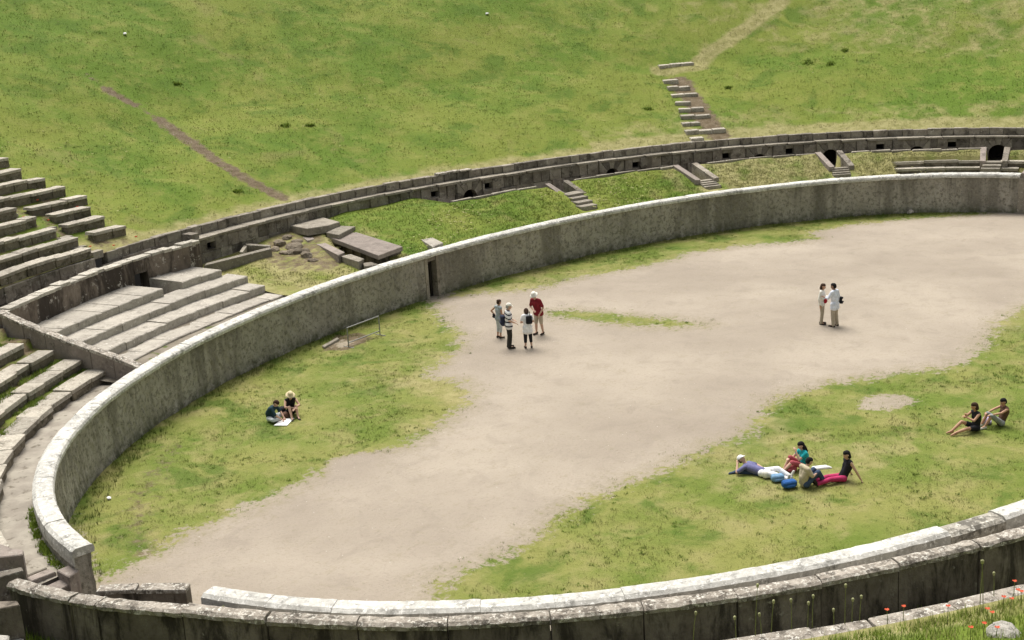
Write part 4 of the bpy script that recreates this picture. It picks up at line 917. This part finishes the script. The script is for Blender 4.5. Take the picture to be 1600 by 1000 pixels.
bag('shoulder_bag', 'black bag hanging at the hip of the pale blue-white shirt', 'bag', p6, (.29, -.08, 1.05), (.13, .22, .30), 'black', 0, [(.26, -.06, 1.18), (.17, -.02, 1.48), (.0, .08, 1.44)])
# seated pair on the left lawn
J = base_sit('cross'); J['che'] = (0, .10, .48); J['nek'] = (0, .20, .60); J['hed'] = (0, .30, .70); J['shL'] = (-.17, .17, .56); J['shR'] = (.17, .17, .56); J['elR'] = (.22, .32, .34); J['wrR'] = (.12, .52, .14); J['elL'] = (-.24, .30, .34); J['wrL'] = (-.10, .50, .14)
s1 = person('person in a dark teal jacket hunched cross-legged over a white map on the left lawn', gp(423, 658), HR-18, J, 1.66, 'fair', ('dkteal', 1.0, None), ('ltgrey', 1.8), 'shoe', ('hairbrown', 'short'), None, (0, .6, -1), build=1.05)
J = base_sit('knees'); J['che'] = (0, .06, .50); J['nek'] = (0, .14, .64); J['hed'] = (0, .22, .78); J['elR'] = (.25, .30, .42); J['wrR'] = (.0, .44, .40); J['elL'] = (-.27, .28, .42); J['wrL'] = (-.06, .50, .38); J['shL'] = (-.175, .11, .60); J['shR'] = (.175, .11, .60)
s2 = person('person in wide straw hat and black sleeveless top sitting with knees drawn up', gp(455, 648), 226+22, J, 1.72, 'fair', ('black', 0, None), ('black', .8), 'shoe', ('hairblack', 'long'), ('straw', 'straw'), (0, 1, -.05))
def sheet(name, px, z, th_, mat, label, cat):
    o = pxprism(name, px, z, th_, 'seat', None, jit=.004, chamfer=.002); o.data.materials.clear(); o.data.materials.append(mat); return tag(o, label, cat)
sheet('paper_map', [(428, 664.5), (440, 654.5), (460, 653), (448, 664.5)], .05, .02, M['paper'], 'large white unfolded map lying on the grass before the hunched dark teal jacket', 'map')
bag('backpack', 'small black bag on the grass between the dark teal jacket and the straw hat', 'bag', None, None, (.34, .26, .30), 'black', .5, world=(*gp(441, 648), .15))
bag('backpack', 'brown bag lying on the grass beside the straw hat', 'bag', None, None, (0.34, 0.24, 0.19), 'brown', .9, world=(*gp(447, 653), .11))
# picnic group on the right lawn
hd_, ft_ = at(1163, 726, .25), at(1222, 744, .1); hv = ft_-hd_; hl_ = math.degrees(math.atan2(hv[1], hv[0])); pv = hd_+hv*.47
J = dict(pel=(0, 0, .13), wai=(0, -.16, .15), che=(0, -.36, .21), nek=(0, -.52, .30), hed=(0, -.64, .40))
for s, n in ((-1, 'L'), (1, 'R')): J.update({'sh'+n: (s*.18, -.48, .25), 'hi'+n: (s*.09, .03, .12), 'kn'+n: (s*.12, .45, .17 if s > 0 else .26), 'an'+n: (s*.10, .86, .08)})
J['elL'] = (-.40, -.34, .14); J['wrL'] = (-.30, -.10, .12); J['elR'] = (.36, -.64, .12); J['wrR'] = (.14, -.72, .30)
l1 = person('person in white cap, purple shirt and white trousers lying back on the grass', pv[:2], hl_, J, 1.74, 'fair', ('purple', .8, None), ('white', 2), 'shoelight', ('hairbrown', 'short'), ('white', 'cap'), (0, .75, .45), toes={'L': (-.3, .35, .9), 'R': (.3, .35, .9)}, build=1.05)
J = base_sit('knees', -.02); J['elL'] = (-.20, .26, .44); J['wrL'] = (-.08, .30, .66); J['elR'] = (.24, .24, .38); J['wrR'] = (.12, .42, .40); J['anL'] = (-.10, .78, .08); J['knL'] = (-.12, .46, .36)
l2 = person('person with long black hair in a bright teal top sitting with knees up', gp(1256, 734), 150, J, 1.68, 'fair', ('teal', .5, None), ('rose', 1.0), 'shoelight', ('hairblack', 'long'), None, (0, 1, -.2))
J = base_sit('knees'); J['che'] = (0, .03, .49); J['hed'] = (0, .16, .77); J['nek'] = (0, .09, .64)
l3 = person('person in a sand coloured shirt sitting on the grass, back to the viewer', gp(1257, 761), -22, J, 1.70, 'fair', ('sand', .8, None), ('denim', 2), 'shoelight', ('hairblack', 'short'), None, (0, 1, -.4), build=1.08)
J = base_sit('long', .20); J['elR'] = (.27, -.30, .36); J['wrR'] = (.30, -.44, .09); J['elL'] = (-.27, -.30, .36); J['wrL'] = (-.30, -.44, .09)
l4 = person('person in black vest and magenta trousers leaning back on both arms on the grass', gp(1316, 752), 150, J, 1.72, 'fair', ('black', 0, None), ('pinkred', 1.9), 'shoe', ('hairblack', 'bob'), None, (0, 1, -.1), toes={'L': (-.3, .5, .8), 'R': (.3, .5, .8)})
tw = thing('towel', 'crumpled white towel on the grass behind the sand coloured shirt', 'towel', (*gp(1283, 734), 0.0), None, R(HR)+.1)
blob('cloth', [((-.26, .02, .03), (.24, .03, .03), .05, .06), ((-.2, .13, .03), (.2, .15, .03), .05, .045), ((-.1, .05, .06), (.12, .10, .05), .05, .04), ((.2, .08, .03), (.3, .0, .03), .045, .035)], .014, CM['white'], tw)
o_ = bag('backpack', 'pale blue bag on the grass at the feet of the person lying back', 'bag', None, None, (0.40, 0.26, 0.21), 'skyblue', -.6, world=(*gp(1215, 752), .12))
bag('backpack', 'bright blue bag on the grass left of the sand coloured shirt', 'bag', None, None, (0.45, 0.27, 0.22), 'blue', -.5, world=(*gp(1233, 762), .13))
bag('backpack', 'beige bag on the grass in front of the person lying back', 'bag', None, None, (0.37, 0.24, 0.24), 'offwhite', .3, world=(*gp(1198, 746), .13))
bag('backpack', 'dull red bag on the grass left of the teal top', 'bag', None, None, (0.35, 0.22, 0.21), 'rose', -.7, world=(*gp(1236, 737), .12))
jk = thing('jacket', 'dark denim jacket dropped on the grass in front of the person lying back', 'jacket', (*gp(1167, 741), 0.0), None, R(HR)-.25)
blob('jacket_body', [((-.32, 0, .05), (.30, .04, .06), .07, .09), ((-.2, .08, .05), (.15, .12, .06), .07, .06), ((.25, -.05, .05), (.45, -.16, .04), .06, .045), ((-.3, .02, .05), (-.5, -.10, .04), .055, .04)], .018, CM['denim'], jk)
# pair at the far right
J = base_sit('half', .0); J['elL'] = (-.26, .24, .46); J['wrL'] = (-.05, .36, .52); J['elR'] = (.22, .26, .42); J['wrR'] = (-.02, .38, .62); J['hed'] = (0, .07, .83)
r1 = person('person in black vest and shorts with bare legs stretched out, sitting on the lawn', gp(1524, 673), 150, J, 1.72, 'tan', ('black', 0, None), ('black', .55), None, ('hairbrown', 'bob'), None, (.3, 1, -.1))
J = base_sit('knees', .14); J['elR'] = (.22, .12, .52); J['wrR'] = (.13, .38, .47); J['elL'] = (-.22, .12, .52); J['wrL'] = (-.13, .38, .47)
r2 = person('person in brown vest and grey shorts holding the knees, rightmost on the lawn', gp(1563, 665), 146, J, 1.68, 'tan', ('brown', 0, None), ('grey', 1.0), 'shoelight', ('hairblack', 'short'), None, (0, 1, -.1))
bag('backpack', 'small lilac bag on the grass between the two people at the far right', 'bag', None, None, (.34, .24, .24), 'lilac', .4, world=(*gp(1541, 662), .11))

# ------------------------------------------------------------------ barrier and small things
br = thing('barrier', 'tubular metal barrier frame standing askew near the far wall on the left lawn', 'barrier', at(570, 532, 0))
a_, b_ = at(545, 543, 0), at(594, 524, 0)
def tube(name, p0, p1, r, parent, mat): V, F = [], []; cap_tube(V, F, p0, p1, r, r, 8); put(name, mesh(name, V, F, True), parent, mat)
for q in (a_, b_): tube('post', q+[0, 0, .01], q+[0, 0, .84], .024, br, M['metal'])
tube('rail', a_+[0, 0, .84], b_+[0, 0, .84], .024, br, M['metal']); tube('rail', a_+[0, 0, .20], b_+[0, 0, .20], .024, br, M['metal'])
u = (b_-a_)/np.linalg.norm(b_-a_); nv = np.array([-u[1], u[0], 0])
for q in (a_, b_): tube('foot', q-nv*.28+[0, 0, .02], q+nv*.28+[0, 0, .02], .022, br, M['metal'])
tag(pxprism('kerb_stone', [(503, 540), (527, 527), (530, 529), (507, 542)], .10, .15, 'ledge'), 'low pale kerb stone at the edge of the dirt patch beside the barrier', 'stone')
rock('stone', at(1422, 331, .12), .2, 'slabcap', 'pale stone lying at the foot of the far wall near its right end', 'stone')
for (x, y, h_, lb) in ((170, 778, 0, 'scrap of white litter on the grass near the lower left wall'), (195, 55, 1, 'tiny white scrap of litter on the far slope, upper left'), (761, 23, 1, 'tiny white scrap of litter on the far slope near its top middle')):
    q = hit_hill(x, y)[2]+[0, 0, .08] if h_ else at(x, y, .06)
    o = rock('litter', q, .12 if h_ else .075, 'daisy', lb, 'litter', None, (1, .8, .6)); o.data.materials.clear(); o.data.materials.append(M['paper'])
rock('boulder', hit_hill(1575, 992)[2], .32, 'whiterock', 'white lichen covered boulder in the long grass at the lower right corner', 'boulder', None, (1, .8, .55))

# ------------------------------------------------------------------ grass, weeds and flowers
def blades(name, pts, h, w, n, spread, tint, mat, label, kind='stuff', lean=.45, parent=None, dry=None):
    """n triangular blades round every point; tint in 0..1 per point"""
    pts = np.asarray(pts, float); N = len(pts); h = np.broadcast_to(h, N); w = np.broadcast_to(w, N)
    a_ = rng.uniform(0, 2*np.pi, (N, n)); r = spread*np.sqrt(rng.uniform(0, 1, (N, n))); b_ = rng.uniform(0, 2*np.pi, (N, n))
    base = pts[:, None, :]+np.stack([r*np.cos(a_), r*np.sin(a_), 0*a_-.01], -1)
    hh = h[:, None]*rng.uniform(.5, 1.15, (N, n)); ln = hh*lean*rng.uniform(.3, 1.6, (N, n)); ww = w[:, None]*rng.uniform(.6, 1.3, (N, n))
    side = np.stack([-np.sin(b_), np.cos(b_), 0*b_], -1)*ww[..., None]/2; tip = base+np.stack([np.cos(b_)*ln, np.sin(b_)*ln, hh], -1)
    V = np.stack([base-side, base+side, tip], 2).reshape(-1, 3); F = np.arange(len(V)).reshape(-1, 3); me = np_mesh(name, V, F)
    tv = np.clip(np.asarray(tint)[:, None]+rng.normal(0, .10, (N, n)), 0, 1); fattr(me, 'tint', np.repeat(tv.ravel(), 3))
    if dry is not None: fattr(me, 'dry', np.repeat(np.asarray(dry, float), n*3))
    o = put(name, me, parent, mat); return tag(o, label, None, None, kind) if kind else o
def pn(x, y, s, ph=0.0):
    return (np.sin(x*s+1.7*np.sin(y*s*.7+ph))+np.sin(y*s*1.3+1.3*np.sin(x*s*.9+ph*2))+np.sin((x+y)*s*2.1+ph)*.6)/2.6
N = 130000; x = rng.uniform(-29, 29, N); y = rng.uniform(-17.5, 17.5, N); m_ = (x/A)**2+(y/B)**2 < .995; x, y = x[m_], y[m_]
lwv = lawn_w(x, y); near_w = 1-np.hypot(x/A, y/B); pr = (np.clip((lwv-.32)*1.4, 0, 1)+.10*np.clip((lwv-.02)*4, 0, 1))*(.55+.45*pn(x, y, 1.1)); m_ = rng.uniform(0, 1, len(x)) < pr; x, y, lwv, near_w = x[m_], y[m_], lwv[m_], near_w[m_]
wall = (near_w < .035) & (y > -3); tint = np.clip(.54+.10*pn(x, y, .45, 2)+.10*pn(x, y, 2.3, 1)-.34*wall+rng.normal(0, .10, len(x)), 0, 1)
print('lawn tufts', len(x))
blades('lawn_grass', np.stack([x, y, 0*x+.01], 1), np.where(wall, .15, .055), np.where(wall, .022, .017), 5, .10, tint, M['blade_lawn'], 'short worn grass of the arena lawns', dry=np.clip(.30+.3*np.sin(x*.31+1.3)*np.cos(y*.43), 0, 1))
N = 1100; i_ = rng.choice(len(x), N); q = np.stack([x[i_], y[i_], 0*x[i_]+.01], 1); blades('lawn_weeds', q, .05, .03, 9, .07, np.clip(rng.normal(.14, .07, N), 0, 1), M['blade'], 'dark broad leaved weeds scattered over the arena lawns', lean=.9)
N = 70000; th = rng.uniform(-18, 150, N); s = 30*rng.uniform(0, 1, N)**.8; d = d_hill(th)+s+.05; X, Y = Pv(th, d)
dd_ = hill_dirt(th, d, X, Y); m_ = (rng.uniform(0, 1, N) > dd_*1.15) & (pn(X, Y, 1.3, 1) > -.75+rng.uniform(-.4, .4, N)); th, d, X, Y = th[m_], d[m_], X[m_], Y[m_]
dr = hill_dry(th, d, X, Y); tint = np.clip(.50+.08*pn(X, Y, 1.4, 3)+rng.normal(0, .11, len(X)), 0, 1)
blades('slope_grass', np.stack([X, Y, hill_z(th, d)], 1), .075, .05, 4, .28, tint, M['blade_hill'], 'long grass growing over the far slope', dry=dr)
N = 17000; th = rng.uniform(-14, 109, N); u = rng.uniform(.03, .97, N); D0 = np.where(th < 84, d_curb(th), d_led(th)); d = CW+u*(D0-CW); X, Y = Pv(th, d); Z = terrace_z(th, d, X, Y)
m_ = (Z > 1.8) & (ter_dirt(th, d, X, Y) < .4)
for (t0, d0, t1, d1) in ST:
    c = np.interp(d, [d1, d0], [t1, t0]); m_ &= np.hypot(*(np.array(Pv(th, d))-np.array(Pv(c, d)))) > .75
th, d, X, Y, Z = th[m_], d[m_], X[m_], Y[m_], Z[m_]
blades('terrace_grass', np.stack([X, Y, Z], 1), .075, .04, 5, .2, np.clip(.46+.10*pn(X, Y, 1.2)+rng.normal(0, .14, len(X)), 0, 1), M['blade_hill'], 'grass covering the lowest tier behind the far coping', dry=ter_dry(th, d, X, Y))
# tufts between the old seats at the left and on the corridor floor in front of the slab wall
N = 6000; th = rng.uniform(133, 177, N); i_ = rng.integers(0, 4, N); d = np.array([float(L_D[i](t)) for i, t in zip(i_, th)])+rng.uniform(.58, .98, N); X, Y = Pv(th, d); Z = left_z(th, d, X, Y)
m_ = pn(X, Y, 2.0) > -.25; blades('seat_grass', np.stack([X, Y, Z], 1)[m_], .13, .03, 6, .10, np.clip(rng.normal(.32, .14, m_.sum()), 0, 1), M['blade'], 'grass tufts between the old stone seats at the left')
N = 260; th = rng.uniform(163, 177.5, N); d = CW+.04+np.abs(rng.normal(0, .06, N)); X, Y = Pv(th, d); blades('walkway_weeds', np.stack([X, Y, 0*X+1.45], 1), .13, .035, 5, .08, np.clip(rng.normal(.4, .12, N), 0, 1), M['blade'], 'weeds along the outer foot of the white coping at the lower left')
N = 9000; th = rng.uniform(112, 150, N); s = rng.uniform(0, 11, N); d = d_hill(th)+s; X, Y = Pv(th, d)
fl = rng.uniform(0, 1, N) < .022*(1+pn(X, Y, 1.1)); fl &= (s < 8)
fp = np.stack([X[fl], Y[fl], hill_z(th[fl], d[fl])+.16], 1)
def flowers(name, pts, r, mat, label):
    V, F = [], []
    for q in pts:
        b_ = len(V); t0 = rng.uniform(0, 6); V.append(q-[0, 0, r*.5])
        for i in range(5): V.append(q+r*np.array([math.cos(t0+i*1.257), math.sin(t0+i*1.257), rng.uniform(.0, .4)]))
        for i in range(5): F.append((b_, b_+1+i, b_+1+(i+1) % 5))
    return tag(put(name, mesh(name, V, F), None, mat), label, kind='stuff')
flowers('wild_poppies', fp, .075, M['poppy'], 'small red wild poppies among the ruined seat rows at the upper left')
N = 30000; th = rng.uniform(-15, 130, N); s = 26*rng.uniform(0, 1, N); d = d_hill(th)+s+.2; X, Y = Pv(th, d); m_ = rng.uniform(0, 1, N) < .075*np.clip(pn(X, Y, .32, 4)*1.6-.15, 0, 1)*np.where(s < 12, 1, .4)
fd = np.stack([X[m_], Y[m_], hill_z(th[m_], d[m_])+.14], 1)
N = 9000; th = rng.uniform(20, 95, N); u = rng.uniform(.08, .9, N); d = CW+u*(np.where(th < 84, d_curb(th), 5.5)-CW); X, Y = Pv(th, d); m_ = rng.uniform(0, 1, N) < .09*np.clip(pn(X, Y, .55, 1)*1.7-.2, 0, 1)
fd2 = np.stack([X[m_], Y[m_], terrace_z(th[m_], d[m_], X[m_], Y[m_])+.14], 1)
flowers('meadow_flowers', np.concatenate([fd, fd2]), .055, M['daisy'], 'pale meadow flowers and dry heads in drifts on the slopes')
# foreground: long grass, poppies and seed stalks
pts = []
for _ in range(6500):
    th_, d_ = rng.uniform(212, 250), 5.96+rng.uniform(0, 1)**1.5*5.5; pts.append((th_, d_))
pts = np.array(pts); X, Y = Pv(pts[:, 0], pts[:, 1]); Z = hill_z(pts[:, 0], pts[:, 1])
blades('foreground_grass', np.stack([X, Y, Z], 1), .16, .016, 7, .12, np.clip(.56+.18*pn(X, Y, 2)+rng.normal(0, .13, len(X)), 0, 1), M['blade'], 'bright long grass in the lower right corner')
N = 2600; th = rng.uniform(183, 235, N); d = np.where(rng.uniform(0, 1, N) < .6, 3.3+np.abs(rng.normal(0, .35, N)), rng.uniform(3.2, 4.9, N)); X, Y = Pv(th, d); m_ = pn(X, Y, 1.1) > -.1
blades('corridor_weeds', np.stack([X, Y, 0*X+2.03], 1)[m_], .38, .03, 6, .12, np.clip(rng.normal(.26, .14, m_.sum()), 0, 1), M['blade'], 'tall weeds growing in front of the dark slab wall')
def ground_px(x, y):
    h_ = hit_hill(x, y)
    if h_ is not None and np.linalg.norm(h_[2]-CAM) < 40: return h_[2]
    return at(x, y, 3.72)
def stalk(name, label, cat, group, base, h, mat_head, r, head):
    o = thing(name, label, cat, base, group, 1e-3); bx, by = rng.normal(0, .05, 2)*h; V, F = [], []
    cap_tube(V, F, (0, 0, -.05), (bx*.4, by*.4, h*.55), .008, .007, 5); cap_tube(V, F, (bx*.4, by*.4, h*.55), (bx, by, h), .006, .005, 5)
    s_ = put('stem', mesh('stem', V, F, True), None, M['stalk']); s_.parent = o
    V, F = [], []
    if head == 'seed': cap_tube(V, F, (bx, by, h-.01), (bx*1.02, by*1.02, h+r*.9), r*.8, r, 8)
    else:
        for i in range(4):
            t = i*1.571+rng.uniform(-.2, .2); c, s = math.cos(t), math.sin(t); b_ = len(V)
            for (a_, w, z) in ((0, 0, 0), (.7, -.75, .25), (1.15, -.5, .55), (1.2, .45, .5), (.7, .75, .2)): V.append((bx+r*(a_*c-w*s), by+r*(a_*s+w*c), h+r*z))
            F.append(tuple(b_+j for j in range(5)))
    n_ = 'seed_head' if head == 'seed' else 'petals'; e_ = put(n_, mesh(n_, V, F, head == 'seed'), None, M[mat_head]); e_.parent = o
    return o
for (bx, by, tx, ty) in ((1320, 972, 1320, 927), (1331, 968, 1331, 944), (1343, 967, 1354, 939), (1205, 987, 1206, 950), (1237, 981, 1237, 948), (1262, 977, 1266, 950), (1269, 977, 1271, 941), (1303, 972, 1303, 958), (1180, 992, 1182, 932), (1190, 990, 1191, 968), (1531, 945, 1537, 890), (1536, 958, 1540, 893), (1553, 930, 1561, 903), (1083, 1000, 1084, 966), (1150, 996, 1150, 972)):
    q = ground_px(bx, by); hh = max(.16, (by-ty)/66.0); stalk('seed_stalk', 'thin green stalk with a round seed head rising against the dark slab wall', 'plant', 'seed stalks at the lower right', q, hh, 'seedhead', .026, 'seed')
for (x, y) in ((356, 1000), (371, 1000), (377, 1004)):
    q = at(x, y+18, 2.05); stalk('seed_stalk', 'thin green stalk against the slab wall below the left end of the coping', 'plant', 'stalks before the slab wall at the lower left', q, .95+rng.uniform(-.1, .1), 'stalk', .02, 'seed')
for (x, y) in ((1387, 970), (1411, 967), (1567, 946), (1577, 952), (1584, 920), (1595, 942), (1536, 987), (1550, 981), (1556, 991), (1542, 964), (1516, 993), (1480, 968), (1590, 935)):
    q = ground_px(x, y+9); stalk('poppy', 'red poppy flowering in the long grass at the lower right', 'flower', 'poppies at the lower right', q,    .26+rng.uniform(-.06, .1), 'poppy', .034, 'poppy')
# dark weed clumps that stand out on the far slope
for (x, y, r, lb) in ((276, 131, .34, 'round dark weed clump on the upper left slope, above the bare earth strip'), (447, 196, .5, 'flat dark weed clump on the slope between the bare earth strip and a smaller clump'), (485, 196, .36, 'small dark weed clump on the slope just right of a flatter one'), (1320, 79, .42, 'bright green weed clump on the upper right slope beside a dark scar'), (1262, 98, .55, 'dark weed clump on the upper right slope, right of the pale path'), (1297, 100, .4, 'dark green weed clump right of the dark scar on the upper right slope'),
                     (1138, 137, .45, 'dark weed clump on the slope right of the stone steps'), (1012, 170, .45, 'dark weed tuft on the slope left of the stone steps'), (371, 299, .3, 'small dark weed by the lower end of the bare earth strip, on its left'), ):
    h_ = hit_hill(x, y)
    if h_ is None: continue
    r *= rng.uniform(.6, .85); N = 48; q = h_[2]+np.stack([rng.normal(0, r*.45, N), rng.normal(0, r*.3, N), np.zeros(N)], 1); i_ = np.array([inv(*v[:2]) for v in q]); q[:, 2] = hill_z(np.where(i_[:, 0] > 340, i_[:, 0]-360, i_[:, 0]), i_[:, 1])
    o = blades('weed_clump', q-h_[2], .10+.1*r, .06, 4, .10, np.clip(rng.normal(.20, .12, N), 0, 1), M['blade'], None, None, .8); o.location = h_[2]; tag(o, lb, 'weed')
print('done')
